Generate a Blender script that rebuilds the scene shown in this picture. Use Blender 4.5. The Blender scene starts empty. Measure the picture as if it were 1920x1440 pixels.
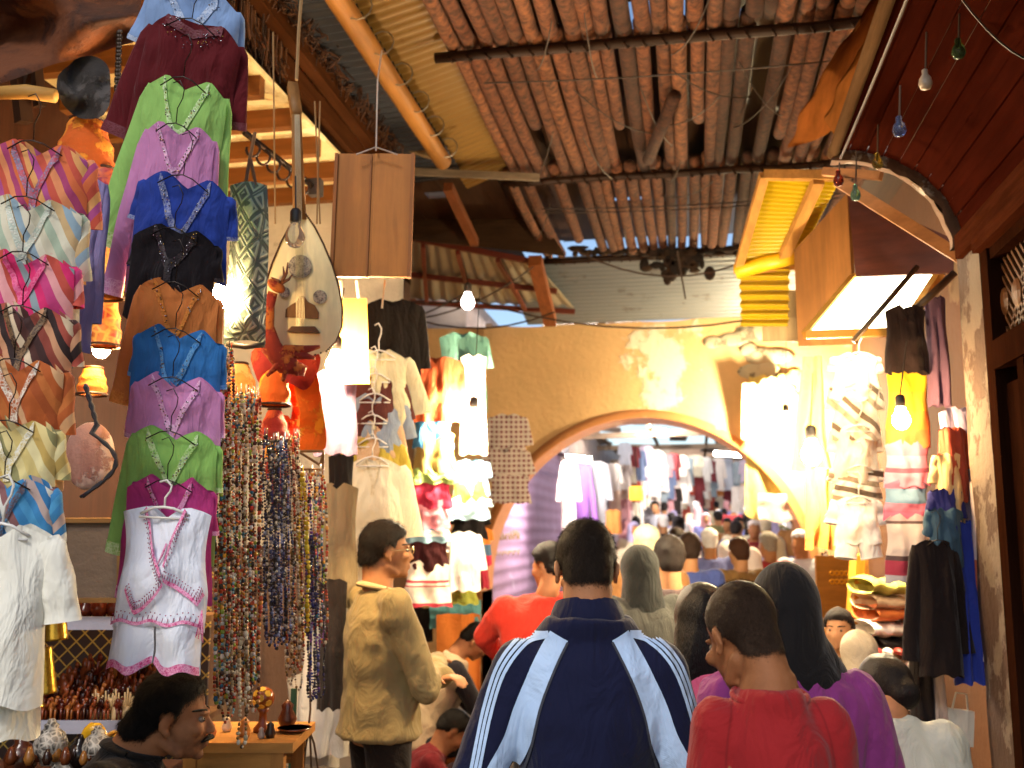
import bpy, math, random
from mathutils import Vector, Matrix, Euler, noise
from mathutils.bvhtree import BVHTree
R = math.radians
rng = random.Random(7)
scn = bpy.context.scene
col = scn.collection

# ------------------------------------------------------------------ camera
F = 1884.0
YAW = math.atan(330 / F); PITCH = math.atan(280 / F)
CAM = Vector((0, 0, 1.68))
cy_, sy_, cp_, sp_ = math.cos(YAW), math.sin(YAW), math.cos(PITCH), math.sin(PITCH)
FW = Vector((-sy_ * cp_, cy_ * cp_, sp_)); RT = Vector((cy_, sy_, 0)); UP = RT.cross(FW)
def ray(px, py): return FW + RT * ((px - 960) / F) + UP * ((720 - py) / F)
def W(px, py, d): return CAM + ray(px, py) * d
def AY(px, py, y): r = ray(px, py); return CAM + r * (y / r.y)
def AX(px, py, x): r = ray(px, py); return CAM + r * (x / r.x)
def AZ(px, py, z): r = ray(px, py); return CAM + r * ((z - CAM.z) / r.z)
cd = bpy.data.cameras.new('camera'); cam = bpy.data.objects.new('camera', cd); col.objects.link(cam)
cam.location = CAM; cam.rotation_euler = (math.pi / 2 + PITCH, 0, YAW)
cd.sensor_width = 36; cd.lens = 36 * F / 1920; cd.clip_end = 500; cd.clip_start = .05
cd.dof.use_dof = True; cd.dof.focus_distance = 2.7; cd.dof.aperture_fstop = 3.6
scn.camera = cam

# ------------------------------------------------------------------ materials
def lin(h):
    h = h.lstrip('#'); o = []
    for i in (0, 2, 4):
        c = int(h[i:i + 2], 16) / 255
        o.append(c / 12.92 if c <= .04045 else ((c + .055) / 1.055) ** 2.4)
    return (*o, 1)
def scale(c, k): return (min(1, c[0] * k), min(1, c[1] * k), min(1, c[2] * k), 1)
class NT:
    def __init__(s, name):
        s.m = bpy.data.materials.new(name); s.m.use_nodes = True; s.t = s.m.node_tree; s.t.nodes.clear()
        s.out = s.n('OutputMaterial'); s.p = s.n('BsdfPrincipled'); s.l(s.p.outputs[0], s.out.inputs[0])
    def n(s, t, **k):
        x = s.t.nodes.new('ShaderNode' + t)
        for a, b in k.items(): setattr(x, a, b)
        return x
    def l(s, a, b): s.t.links.new(a, b)
    def coord(s, sc=(1, 1, 1), rot=(0, 0, 0), gen='Object'):
        t = s.n('TexCoord'); m = s.n('Mapping'); m.inputs['Scale'].default_value = sc; m.inputs['Rotation'].default_value = rot
        s.l(t.outputs[gen], m.inputs[0]); return m.outputs[0]
    def noise(s, vec, scale, detail=4, rough=.6):
        x = s.n('TexNoise'); x.inputs['Scale'].default_value = scale; x.inputs['Detail'].default_value = detail
        x.inputs['Roughness'].default_value = rough; s.l(vec, x.inputs['Vector']); return x.outputs[0]
    def ramp(s, fac, stops, const=False):
        x = s.n('ValToRGB'); e = x.color_ramp.elements
        while len(e) < len(stops): e.new(1)
        while len(e) > len(stops): e.remove(e[-1])
        for i, (p, c) in enumerate(stops): e[i].position = p; e[i].color = c if len(c) == 4 else (*c, 1)
        if const: x.color_ramp.interpolation = 'CONSTANT'
        s.l(fac, x.inputs[0]); return x.outputs[0]
    def mix(s, fac, a, b, mode='MIX'):
        x = s.n('Mix', data_type='RGBA', blend_type=mode)
        for sock, v in ((x.inputs['Factor'], fac), (x.inputs[6], a), (x.inputs[7], b)):
            if hasattr(v, 'is_linked'): s.l(v, sock)
            else: sock.default_value = v
        return x.outputs[2]
    def bump(s, h, st, dist=.01):
        x = s.n('Bump'); x.inputs['Strength'].default_value = st; x.inputs['Distance'].default_value = dist
        s.l(h, x.inputs['Height']); s.l(x.outputs[0], s.p.inputs['Normal'])
    def base(s, c):
        if hasattr(c, 'is_linked'): s.l(c, s.p.inputs['Base Color'])
        else: s.p.inputs['Base Color'].default_value = c
    def set(s, **k):
        for a, b in k.items(): s.p.inputs[a.replace('_', ' ')].default_value = b
        return s
MC = {}
def memo(fn):
    def g(*a, **k):
        key = (fn.__name__, str(a), str(k))
        if key not in MC: MC[key] = fn(*a, **k)
        return MC[key]
    return g
@memo
def plain(hexc, rough=.6, metal=0, var=.25, sc=14, bump=.15, bsc=60):
    t = NT('plain_' + hexc.lstrip('#')); c = lin(hexc); v = t.coord()
    t.base(t.mix(t.noise(v, sc), scale(c, 1 - var), scale(c, 1 + var))); t.set(Roughness=rough, Metallic=metal)
    if bump: t.bump(t.noise(v, bsc), bump)
    return t.m
@memo
def cloth(hexc, var=.16, trans=0, sheen=.08):
    t = NT('cloth_' + hexc.lstrip('#')); c = lin(hexc); v = t.coord(); g = .3 * c[0] + .6 * c[1] + .1 * c[2]; c = tuple(x * .9 + g * .1 for x in c[:3]) + (1,)
    n = t.noise(v, 9, 5); t.base(t.mix(n, scale(c, 1 - var), scale(c, 1 + var)))
    t.set(Roughness=.85, Sheen_Weight=sheen, Sheen_Roughness=.5, Specular_IOR_Level=.2)
    w = t.n('TexWave', bands_direction='DIAGONAL'); w.inputs['Scale'].default_value = 160; t.l(v, w.inputs['Vector'])
    a = t.n('Math', operation='ADD'); t.l(t.noise(v, 45, 6), a.inputs[0])
    b = t.n('Math', operation='MULTIPLY'); t.l(w.outputs[1], b.inputs[0]); b.inputs[1].default_value = .15; t.l(b.outputs[0], a.inputs[1])
    c2 = t.n('TexNoise'); c2.inputs['Scale'].default_value = 7; c2.inputs['Detail'].default_value = 3; c2.inputs['Distortion'].default_value = 1.6; t.l(t.coord((1.5, 1, .7), (0, .5, 0)), c2.inputs['Vector'])
    b1 = t.n('Bump'); b1.inputs['Strength'].default_value = .55; b1.inputs['Distance'].default_value = .035; t.l(c2.outputs[0], b1.inputs['Height'])
    b2 = t.n('Bump'); b2.inputs['Strength'].default_value = .35; b2.inputs['Distance'].default_value = .006; t.l(a.outputs[0], b2.inputs['Height']); t.l(b1.outputs[0], b2.inputs['Normal']); t.l(b2.outputs[0], t.p.inputs['Normal'])
    return t.m
@memo
def stripes(cols, ang=30, sc=9, bw=None):
    """striped cloth: coloured bands along one direction of the cloth"""
    t = NT('striped_cloth'); v = t.coord(rot=(0, R(ang), 0))
    sx = t.n('SeparateXYZ'); t.l(v, sx.inputs[0])
    m = t.n('Math', operation='MULTIPLY_ADD'); t.l(sx.outputs[0], m.inputs[0]); m.inputs[1].default_value = sc
    n = t.noise(v, 6, 2); k = t.n('Math', operation='MULTIPLY'); t.l(n, k.inputs[0]); k.inputs[1].default_value = .25; t.l(k.outputs[0], m.inputs[2])
    f = t.n('Math', operation='FRACT'); t.l(m.outputs[0], f.inputs[0])
    st = [(i / len(cols), lin(c)) for i, c in enumerate(cols)]
    t.base(t.ramp(f.outputs[0], st, True)); t.set(Roughness=.8, Sheen_Weight=.2); t.bump(t.noise(v, 50, 5), .3, .006)
    return t.m
@memo
def plaid(c0, c1, c2, sc=22):
    t = NT('plaid_cloth'); v = t.coord(); sx = t.n('SeparateXYZ'); t.l(v, sx.inputs[0]); fs = []
    for o in (0, 2):
        m = t.n('Math', operation='MULTIPLY'); t.l(sx.outputs[o], m.inputs[0]); m.inputs[1].default_value = sc
        f = t.n('Math', operation='FRACT'); t.l(m.outputs[0], f.inputs[0])
        fs.append(t.ramp(f.outputs[0], [(0, (0, 0, 0)), (.5, (1, 1, 1)), (.92, (.2, .2, .2))], True))
    a = t.mix(fs[0], lin(c0), lin(c1)); t.base(t.mix(fs[1], a, lin(c2))); t.set(Roughness=.85)
    return t.m
@memo
def hbands(stops, sc=1.0, off=0.0):
    """bands up the cloth; stops = ((height in metres below the top, colour)...)"""
    t = NT('banded_cloth'); v = t.coord(); sx = t.n('SeparateXYZ'); t.l(v, sx.inputs[0])
    m = t.n('Math', operation='MULTIPLY_ADD'); t.l(sx.outputs[2], m.inputs[0]); m.inputs[1].default_value = -sc; m.inputs[2].default_value = off
    t.base(t.ramp(m.outputs[0], [(p, lin(c)) for p, c in stops], True)); t.set(Roughness=.85); t.bump(t.noise(v, 60, 5), .3, .006)
    return t.m
@memo
def embroid(base, thread, sc=120):
    t = NT('embroidery'); v = t.coord()
    w = t.n('TexVoronoi', feature='DISTANCE_TO_EDGE'); w.inputs['Scale'].default_value = sc; t.l(v, w.inputs['Vector'])
    f = t.ramp(w.outputs[0], [(0.05, (1, 1, 1)), (.16, (0, 0, 0))])
    n = t.ramp(t.noise(v, sc * .5), [(.4, (0, 0, 0)), (.55, (1, 1, 1))])
    t.base(t.mix(t.mix(.5, f, n), lin(base), lin(thread))); t.set(Roughness=.6); t.bump(w.outputs[0], .5, .004)
    return t.m
@memo
def wood(hexc, dark=.45, sc=6, axis=2, rough=.55, bump=.2):
    t = NT('wood_' + hexc.lstrip('#')); c = lin(hexc); s = [14, 14, 14]; s[axis] = 1.1
    v = t.coord(tuple(s)); n = t.noise(v, sc * .35, 8, .65)
    g = t.ramp(n, [(.25, scale(c, dark)), (.5, c), (.62, scale(c, 1.25)), (.75, scale(c, .75))])
    b = t.noise(t.coord(), 2.5, 5)
    t.base(t.mix(t.ramp(b, [(.4, (0, 0, 0)), (.7, (.5, .5, .5))]), g, scale(c, .55))); t.set(Roughness=rough, Specular_IOR_Level=.18 if rough < .8 else 0); t.bump(n, bump, .01)
    return t.m
@memo
def metal(hexc, rough=.4, rust='#6b3a1c', amt=.5):
    t = NT('sheet_' + hexc.lstrip('#')); c = lin(hexc); v = t.coord()
    n = t.ramp(t.noise(v, 3.5, 8, .7), [(amt, (0, 0, 0)), (min(1, amt + .18), (1, 1, 1))])
    t.base(t.mix(n, c, lin(rust))); t.set(Roughness=rough, Metallic=.55); t.bump(t.noise(v, 30), .15)
    return t.m
@memo
def island(cols, rough=.5, metal=0, var=.2, trans=0, bump=.2):
    """each loose piece of one mesh takes one of the colours"""
    t = NT('assorted'); g = t.n('NewGeometry'); v = t.coord()
    c = t.ramp(g.outputs['Random Per Island'], [(i / len(cols), lin(x)) for i, x in enumerate(cols)], True)
    n = t.ramp(t.noise(v, 25, 5), [(.3, (1 - var * 1.6,) * 3), (.7, (1, 1, 1))])
    t.base(t.mix(1.0, c, n, 'MULTIPLY')); t.set(Roughness=rough, Metallic=metal); 
    if bump: t.bump(t.noise(v, 60), bump)
    return t.m
@memo
def plaster(hexc, patch='#c9b48e', amt=.62, stain='#5a3a22', sc=1.3, samt=.6):
    t = NT('plaster_' + hexc.lstrip('#')); c = lin(hexc); v = t.coord()
    a = t.mix(t.noise(v, 2.2, 8, .65), scale(c, .72), scale(c, 1.2))
    p = t.ramp(t.noise(v, sc, 10, .62), [(amt, (0, 0, 0)), (amt + .03, (1, 1, 1))])
    b = t.mix(p, a, lin(patch))
    s = t.ramp(t.noise(t.coord((1.6, 1.6, .5)), 3, 10, .7), [(samt, (0, 0, 0)), (samt + .2, (.8, .8, .8))])
    t.base(t.mix(s, b, lin(stain))); t.set(Roughness=.9)
    h = t.n('Math', operation='ADD'); t.l(t.noise(v, 18, 8), h.inputs[0]); t.l(p, h.inputs[1]); t.bump(h.outputs[0], .5, .02)
    return t.m
@memo
def skin(hexc):
    t = NT('skin'); c = lin(hexc); v = t.coord()
    a = t.n('Attribute', attribute_name='beard'); t.base(t.mix(a.outputs['Fac'], t.mix(t.noise(v, 30, 8), scale(c, .68), scale(c, 1.22)), scale(c, .42))); t.set(Roughness=.68, Subsurface_Weight=.12, Specular_IOR_Level=.25)
    t.p.inputs['Subsurface Radius'].default_value = (.01, .004, .002); t.bump(t.noise(v, 200, 5), .3, .003)
    return t.m
@memo
def hairm(hexc='#15100c', sc=420, rough=.5):
    t = NT('hair'); c = lin(hexc); v = t.coord((1, 1, .25))
    n = t.noise(v, sc, 3, .8); t.base(t.ramp(n, [(.3, scale(c, .5)), (.55, c), (.72, scale(c, 2))])); t.set(Roughness=rough, Specular_IOR_Level=.2)
    t.bump(n, .9, .006); return t.m
@memo
def hairf(hexc, sc=420):
    """cropped hair that thins out to single hairs at its edge"""
    t = NT('cropped_hair'); c = lin(hexc); v = t.coord((1, 1, .3)); n = t.noise(v, sc, 3, .8)
    t.base(t.ramp(n, [(.3, scale(c, .5)), (.55, c), (.72, scale(c, 1.9))])); t.set(Roughness=.6, Specular_IOR_Level=.15); t.bump(n, .8, .005)
    a = t.n('Attribute', attribute_name='dens'); q = t.noise(t.coord((1, 1, .5)), 900, 2, .7); g = t.n('Math', operation='MULTIPLY_ADD'); t.l(a.outputs['Fac'], g.inputs[0]); g.inputs[1].default_value = .85; g.inputs[2].default_value = .27
    h = t.n('Math', operation='GREATER_THAN'); t.l(g.outputs[0], h.inputs[0]); t.l(q, h.inputs[1]); t.l(h.outputs[0], t.p.inputs['Alpha']); return t.m
@memo
def lamp(hexc, st):
    t = NT('lit_lamp'); t.base(lin(hexc)); t.p.inputs['Emission Color'].default_value = lin(hexc); t.set(Emission_Strength=st); return t.m
@memo
def glass(hexc, rough=.05):
    t = NT('glass_' + hexc.lstrip('#')); t.base(lin(hexc)); t.set(Roughness=rough, Transmission_Weight=.85, IOR=1.35); return t.m
@memo
def sheetplastic(hexc, tr=.55):
    t = NT('plastic_sheet'); c = lin(hexc); t.base(t.mix(t.noise(t.coord(), 5, 6), scale(c, .75), c)); t.set(Roughness=.35)
    tl = t.n('BsdfTranslucent'); tl.inputs[0].default_value = c; m = t.n('MixShader'); m.inputs[0].default_value = tr
    t.l(t.p.outputs[0], m.inputs[1]); t.l(tl.outputs[0], m.inputs[2]); t.l(m.outputs[0], t.out.inputs[0]); return t.m

# ------------------------------------------------------------------ mesh building
class MB:
    def __init__(s): s.v = []; s.f = []; s.mi = []
    def add(s, vs, fs, mi=0):
        b = len(s.v); s.v.extend(Vector(p) for p in vs); s.f.extend(tuple(b + i for i in f) for f in fs); s.mi.extend([mi] * len(fs))
    def grid(s, fn, nu, nv, mi=0, close=False):
        vs = [fn(i / nu, j / nv) for j in range(nv + 1) for i in range(nu + 1)]
        n = nu + 1
        s.add(vs, [(j * n + i, j * n + i + 1, (j + 1) * n + i + 1, (j + 1) * n + i) for j in range(nv) for i in range(nu)], mi)
    def box(s, c, sz, M=None, mi=0):
        c = Vector(c); h = [x / 2 for x in sz]; vs = []
        for x in (-1, 1):
            for y in (-1, 1):
                for z in (-1, 1):
                    p = Vector((x * h[0], y * h[1], z * h[2])); vs.append(c + (M @ p if M else p))
        s.add(vs, [(0, 1, 3, 2), (4, 6, 7, 5), (0, 4, 5, 1), (2, 3, 7, 6), (0, 2, 6, 4), (1, 5, 7, 3)], mi)
    def beam(s, p0, p1, w, h, up=(0, 0, 1), mi=0):
        p0 = Vector(p0); p1 = Vector(p1); d = (p1 - p0); L = d.length; d = d / L
        x = d.cross(Vector(up))
        if x.length < 1e-4: x = d.cross(Vector((1, 0, 0)))
        x.normalize(); z = x.cross(d); M = Matrix((x, d, z)).transposed()
        s.box((p0 + p1) / 2, (w, L, h), M, mi)
    def tube(s, path, r, seg=8, caps=True, xa=None, mi=0):
        path = [Vector(p) for p in path]; n = len(path)
        if not isinstance(r, (list, tuple)): r = [r] * n
        vs = []; px = None
        for i, p in enumerate(path):
            d = (path[min(i + 1, n - 1)] - path[max(i - 1, 0)])
            d = d.normalized() if d.length > 1e-9 else Vector((0, 0, 1))
            if xa is not None: x = Vector(xa)
            elif px is None: x = d.orthogonal()
            else: x = px
            x = x - d * x.dot(d)
            if x.length < 1e-6: x = d.orthogonal()
            x.normalize(); px = x; y = d.cross(x); a, b = r[i] if isinstance(r[i], (list, tuple)) else (r[i], r[i])
            for k in range(seg):
                t = 2 * math.pi * k / seg; vs.append(p + x * (a * math.cos(t)) + y * (b * math.sin(t)))
        fs = [(i * seg + k, i * seg + (k + 1) % seg, (i + 1) * seg + (k + 1) % seg, (i + 1) * seg + k) for i in range(n - 1) for k in range(seg)]
        if caps: fs += [tuple(range(seg - 1, -1, -1)), tuple((n - 1) * seg + k for k in range(seg))]
        s.add(vs, fs, mi)
    def ell(s, c, r, M=None, seg=16, rings=10, mi=0):
        c = Vector(c); r = r if isinstance(r, (list, tuple)) else (r, r, r); vs = []
        for j in range(1, rings):
            a = math.pi * j / rings
            for k in range(seg):
                t = 2 * math.pi * k / seg
                p = Vector((r[0] * math.sin(a) * math.cos(t), r[1] * math.sin(a) * math.sin(t), r[2] * math.cos(a))); vs.append(c + (M @ p if M else p))
        tp = Vector((0, 0, r[2])); vs += [c + (M @ tp if M else tp), c - (M @ tp if M else tp)]
        fs = [(j * seg + k, (j + 1) * seg + k, (j + 1) * seg + (k + 1) % seg, j * seg + (k + 1) % seg) for j in range(rings - 2) for k in range(seg)]
        N = (rings - 1) * seg; fs += [(k, (k + 1) % seg, N) for k in range(seg)]; o = (rings - 2) * seg
        fs += [(o + (k + 1) % seg, o + k, N + 1) for k in range(seg)]
        s.add(vs, fs, mi)
    def rcone(s, p0, p1, r0, r1, seg=14):
        p0 = Vector(p0); p1 = Vector(p1); d = (p1 - p0).normalized(); P = []; Q = []
        for a in (90, 60, 30): P.append(p0 - d * r0 * math.sin(R(a))); Q.append(max(1e-4, r0 * math.cos(R(a))))
        for i in range(5): P.append(p0.lerp(p1, i / 4)); Q.append(r0 + (r1 - r0) * i / 4)
        for a in (30, 60, 90): P.append(p1 + d * r1 * math.sin(R(a))); Q.append(max(1e-4, r1 * math.cos(R(a))))
        s.tube(P, Q, seg)
    def lathe(s, prof, c=(0, 0, 0), seg=20, mi=0):
        c = Vector(c); s.tube([c + Vector((0, 0, z)) for r, z in prof], [max(r, 1e-4) for r, z in prof], seg, True, (1, 0, 0), mi)
    def outline(s, pts, th, M=None, mi=0, org=(0, 0, 0)):
        """flat shape in local x,z with a thickness along y"""
        n = len(pts); o = Vector(org); vs = []
        for y in (-th / 2, th / 2):
            for x, z in pts: p = Vector((x, y, z)); vs.append(o + (M @ p if M else p))
        fs = [tuple(range(n)), tuple(range(2 * n - 1, n - 1, -1))] + [(i, i + n, (i + 1) % n + n, (i + 1) % n) for i in range(n)]
        s.add(vs, fs, mi)
    def mesh(s, name, mats, off=None, smooth=True):
        me = bpy.data.meshes.new(name)
        me.from_pydata([tuple(p - off) if off is not None else tuple(p) for p in s.v], [], s.f)
        for m in (mats if isinstance(mats, (list, tuple)) else [mats]): me.materials.append(m)
        if any(s.mi): me.polygons.foreach_set('material_index', s.mi)
        if smooth: me.polygons.foreach_set('use_smooth', [True] * len(me.polygons))
        me.update(); return me
    def build(s, name, mats, parent=None, world=True, smooth=False, center=False):
        """world=True: vertices are world points, the parent's location is taken off"""
        off = None; loc = (0, 0, 0)
        if parent is not None and world: off = parent.location.copy()
        if parent is None and center:
            xs = [p.x for p in s.v]; ys = [p.y for p in s.v]; zs = [p.z for p in s.v]
            off = Vector(((min(xs) + max(xs)) / 2, (min(ys) + max(ys)) / 2, min(zs))); loc = off
        o = bpy.data.objects.new(name, s.mesh(name, mats, off, smooth)); col.objects.link(o); o.location = loc
        if parent is not None: o.parent = parent
        return o
def tag(o, label, cat, group=None, kind=None):
    if label: o['label'] = label
    if cat: o['category'] = cat
    if group: o['group'] = group
    if kind: o['kind'] = kind
    return o
def thing(name, label, cat, loc=(0, 0, 0), rot=(0, 0, 0), group=None):
    o = bpy.data.objects.new(name, None); col.objects.link(o); o.empty_display_size = .1
    o.location = loc; o.rotation_euler = rot; return tag(o, label, cat, group)
def copy_tree(o, parent=None):
    c = o.copy(); col.objects.link(c)
    if parent is not None: c.parent = parent
    for ch in list(o.children): copy_tree(ch, c)
    return c
def swap_mat(o, m):
    """this copy's own material, the mesh stays shared"""
    if o.type == 'MESH':
        o.material_slots[0].link = 'OBJECT'; o.material_slots[0].material = m
def nz(x, y, z, a=1): return noise.noise(Vector((x, y, z))) * a
SKY, SUNE, SUNA, EXPO = .12, 1.15, 12, .63
L1, L2, L3, L4, L5, L6, L7, PANEL = 1500, 1500, 500, 1700, 400, 350, 1700, 14
# ------------------------------------------------------------------ sky, sun, ground
wd = bpy.data.worlds.new('World'); scn.world = wd; wd.use_nodes = True
nt = wd.node_tree; bg = nt.nodes['Background']; sk = nt.nodes.new('ShaderNodeTexSky'); sk.sky_type = 'NISHITA'; sk.sun_disc = False
SUN_EL, SUN_AZ = R(40), R(188)
sk.sun_elevation = SUN_EL; sk.sun_rotation = SUN_AZ; nt.links.new(sk.outputs[0], bg.inputs[0]); bg.inputs[1].default_value = SKY
sl = bpy.data.lights.new('sun', 'SUN'); so = bpy.data.objects.new('sun', sl); col.objects.link(so)
sl.energy = SUNE; sl.angle = R(SUNA); sl.color = (1, .95, .88)
sd = Vector((math.sin(SUN_AZ) * math.cos(SUN_EL), math.cos(SUN_AZ) * math.cos(SUN_EL), math.sin(SUN_EL)))
so.rotation_euler = sd.to_track_quat('Z', 'Y').to_euler(); so.location = (0, -3, 9)
scn.view_settings.view_transform = 'Standard'; scn.view_settings.look = 'None'; scn.view_settings.exposure = EXPO; scn.view_settings.gamma = 1
scn.cycles.use_denoising = True; scn.cycles.max_bounces = 8; scn.cycles.sample_clamp_indirect = 6

def poly(b, pts, th, mi=0):
    """a flat panel through world points with a real thickness"""
    pts = [Vector(p) for p in pts]; n = (pts[1] - pts[0]).cross(pts[2] - pts[0]).normalized() * th / 2; k = len(pts)
    b.add([p - n for p in pts] + [p + n for p in pts], [tuple(range(k - 1, -1, -1)), tuple(range(k, 2 * k))] + [(i, (i + 1) % k, (i + 1) % k + k, i + k) for i in range(k)], mi)
def corr(b, c00, c10, c01, c11, n, amp, th=.0, m=2, axis='u', mi=0):
    """corrugated sheet between four corners; the ridges run along v (axis u) or along u"""
    c00, c10, c01, c11 = map(Vector, (c00, c10, c01, c11)); nn = (c10 - c00).cross(c01 - c00).normalized()
    def f(u, v):
        p = c00.lerp(c10, u).lerp(c01.lerp(c11, u), v); t = u if axis == 'u' else v
        return p + nn * amp * math.sin(2 * math.pi * n * t)
    b.grid(f, n * 6 if axis == 'u' else m, m if axis == 'u' else n * 6, mi)
def wire(b, p0, p1, sag=.05, r=.004, n=8):
    p0 = Vector(p0); p1 = Vector(p1)
    b.tube([p0.lerp(p1, i / n) - Vector((0, 0, sag * 4 * (i / n) * (1 - i / n))) for i in range(n + 1)], r, 5)

def gz(y): return min(1.6, max(0, .055 * (y - 12)))   # the street climbs a little past the arch
g = MB(); g.grid(lambda u, v: Vector(((u - .5) * 160, -10 + v * 170, gz(-10 + v * 170))), 4, 85)
tag(g.build('ground', plaster('#6b5c4c', '#8a7c68', .6, '#2f2822', 2)), None, None, None, 'structure')

# ------------------------------------------------------------------ the arch across the street
b = MB(); AYF, AYB, AZT = 11.0, 11.6, 4.0
def arch_z(x):
    t = (x + .495) / 1.765; return 1.05 + 1.88 * math.sqrt(max(0, 1 - t * t)) if abs(t) < 1 else 0
xs = [-4.2] + [-2.26 - .9 * (1 - i / 6) for i in range(6)] + [-.495 - 1.765 * math.cos(math.pi * i / 40) for i in range(41)] + [1.27 + 1.2 * i / 6 for i in range(1, 7)]
xs[6] = -2.262
def tw(x): return AZT + .05 * nz(x * 1.5, 0, 3)
NZ = 8
for y, fl in ((AYF, False), (AYB, True)):
    vs = []
    for x in xs:
        lo = arch_z(x) if -2.26 <= x <= 1.2699 else -.2
        if abs(x + 2.26) < 1e-6 or abs(x - 1.27) < 1e-6: lo = 1.05
        for k in range(NZ + 1):
            z = lo + (tw(x) - lo) * k / NZ; vs.append((x, y + (.035 * nz(x * .9, z * .9, 1) if not fl else 0), z))
    n = NZ + 1
    b.add(vs, [((i * n + k), (i + 1) * n + k, (i + 1) * n + k + 1, i * n + k + 1)[::(-1 if fl else 1)] for i in range(len(xs) - 1) for k in range(NZ)])
# jambs below the spring of the arch
b.box((-2.47, 11.3, .5), (.42, .62, 1.14)); b.box((1.5, 11.3, .5), (.46, .62, 1.14))
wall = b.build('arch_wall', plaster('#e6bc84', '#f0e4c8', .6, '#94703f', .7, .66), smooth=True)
tag(wall, 'ochre plastered wall with a wide round archway spanning the market street', 'arch wall')
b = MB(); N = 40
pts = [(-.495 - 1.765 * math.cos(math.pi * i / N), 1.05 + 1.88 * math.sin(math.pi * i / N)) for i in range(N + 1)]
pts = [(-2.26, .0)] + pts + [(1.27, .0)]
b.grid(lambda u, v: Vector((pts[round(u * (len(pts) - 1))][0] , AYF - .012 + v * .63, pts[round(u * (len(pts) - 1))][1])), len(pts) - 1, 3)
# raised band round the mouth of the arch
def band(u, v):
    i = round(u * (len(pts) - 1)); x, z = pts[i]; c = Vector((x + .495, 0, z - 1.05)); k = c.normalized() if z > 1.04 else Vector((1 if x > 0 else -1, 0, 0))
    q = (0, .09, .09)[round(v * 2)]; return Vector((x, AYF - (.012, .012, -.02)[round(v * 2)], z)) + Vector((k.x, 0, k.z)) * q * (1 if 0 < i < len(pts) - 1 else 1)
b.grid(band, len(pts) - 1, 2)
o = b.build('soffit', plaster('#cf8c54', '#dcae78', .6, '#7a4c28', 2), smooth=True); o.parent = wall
# peeling stone shoulder right of the arch and its ledge
b = MB()
for i in range(26):
    x = .25 + rng.random() * .9; z = 3.05 + rng.random() * .9
    if x + z > 3.9: b.ell((x, 10.985, z), (.10 + .14 * rng.random(), .012 + .012 * rng.random(), .05 + .05 * rng.random()), None, 9, 6)
o = b.build('bare_stone', plaster('#c8bda0', '#8b7f6a', .55, '#4a3c2a', 5), smooth=True); o.parent = wall
o['label'] = 'pale bare stonework where the ochre plaster has fallen off'

# ------------------------------------------------------------------ buildings on both sides
def bld(name, label, x0, x1, y0, y1, z0, z1, m, cat='building'):
    b = MB(); 
    def side(u, v): y = y0 + (y1 - y0) * u; z = z0 + (z1 - z0) * v; return Vector((xf + .02 * nz(y, z, 2), y, z))
    for xf in (x0, x1): b.grid(side, 16, 8)
    for yf in (y0, y1): b.grid(lambda u, v: Vector((x0 + (x1 - x0) * u, yf, z0 + (z1 - z0) * v)), 2, 2)
    b.grid(lambda u, v: Vector((x0 + (x1 - x0) * u, y0 + (y1 - y0) * v, z1)), 2, 2)
    return tag(b.build(name, m, center=True), label, cat)
bld('shop_building', 'tall brown wall behind the stalls of hanging clothes and leather lamps', -3.6, -3.05, -.5, 10.98, 0, 5.2, plaster('#5a3d28', '#6e5236', .6, '#2a1a10', 1))
bld('shop_building', 'brown plastered shop building behind the plank hood and white clothes', 1.75, 2.4, .5, 10.98, 0, 4.55, plaster('#6a4226', '#8a6a48', .62, '#2a1a10', 1))
bld('shop_building', 'far shop row with the purple roller shutter beyond the arch', -3.4, -2.6, 11.62, 46, 0, 4.6, plaster('#c8b4a4', '#dccabc', .55, '#8a7464', 1))
bld('shop_building', 'far pinkish shop row behind the crowd beyond the arch', 3.9, 4.6, 11.62, 46, 0, 4.6, plaster('#d0b4a4', '#e0ccbc', .55, '#8a7060', 1))
bld('far_building', 'distant plastered building closing the street behind the crowd', -3.4, 4.6, 46.1, 47, 0, 5.5, plaster('#c9a487', '#dcc8b0', .55, '#6a5444', .8))

# ------------------------------------------------------------------ cane roof
RZ = 4.3; PIT = .0925; canem = island(['#6c3c20', '#764427', '#60351c', '#7e4c2c', '#462513', '#683c22', '#704025'], .95, 0, .55, 0, .06)
root = thing('cane_roof', 'roof of terracotta coloured canes laid side by side over the street', 'roof', (0, 6.4, RZ))
spans = ((3.2, 5.0), (5.0, 7.02), (7.02, 9.25))
dark = wood('#2b1a10', .5, 6, 0)
for si, (ya, yb) in enumerate(spans):
    b = MB()
    for i in range(28):
        x0 = -1.2 + i * PIT + rng.uniform(-.012, .012)
        if si == 2 and x0 < -.98: x0 -= .05
        if (si, i) in ((1, 3), (1, 9), (1, 14), (2, 2), (2, 3), (2, 4), (1, 20)): 
            yc = yb - .8 * rng.random() - .3
        else: yc = yb + rng.uniform(-.02, .12)
        if (si, i) in ((2, 2), (2, 4)): continue
        if rng.random() < .04: continue
        r = .0445 + rng.uniform(-.006, .003); dx = rng.uniform(-.02, .02); dz = rng.uniform(0, .04); n = 9
        ys = ya - .06
        P = [Vector((x0 + dx * (k / n) ** 2 + .005 * nz(i * 3.1, k * .25, si), ys + (yc - ys) * k / n, RZ + dz - .03 * math.sin(math.pi * k / n) )) for k in range(n + 1)]
        b.tube(P, r, 12)
    b.build('cane_row', canem, root, smooth=True)
b = MB(); b.tube([AZ(1265, 180, 4.2), AZ(1240, 240, 4.2), AZ(1215, 300, 4.2)], .04, 9)
b.build('loose_cane', canem, root, smooth=True)
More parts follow.
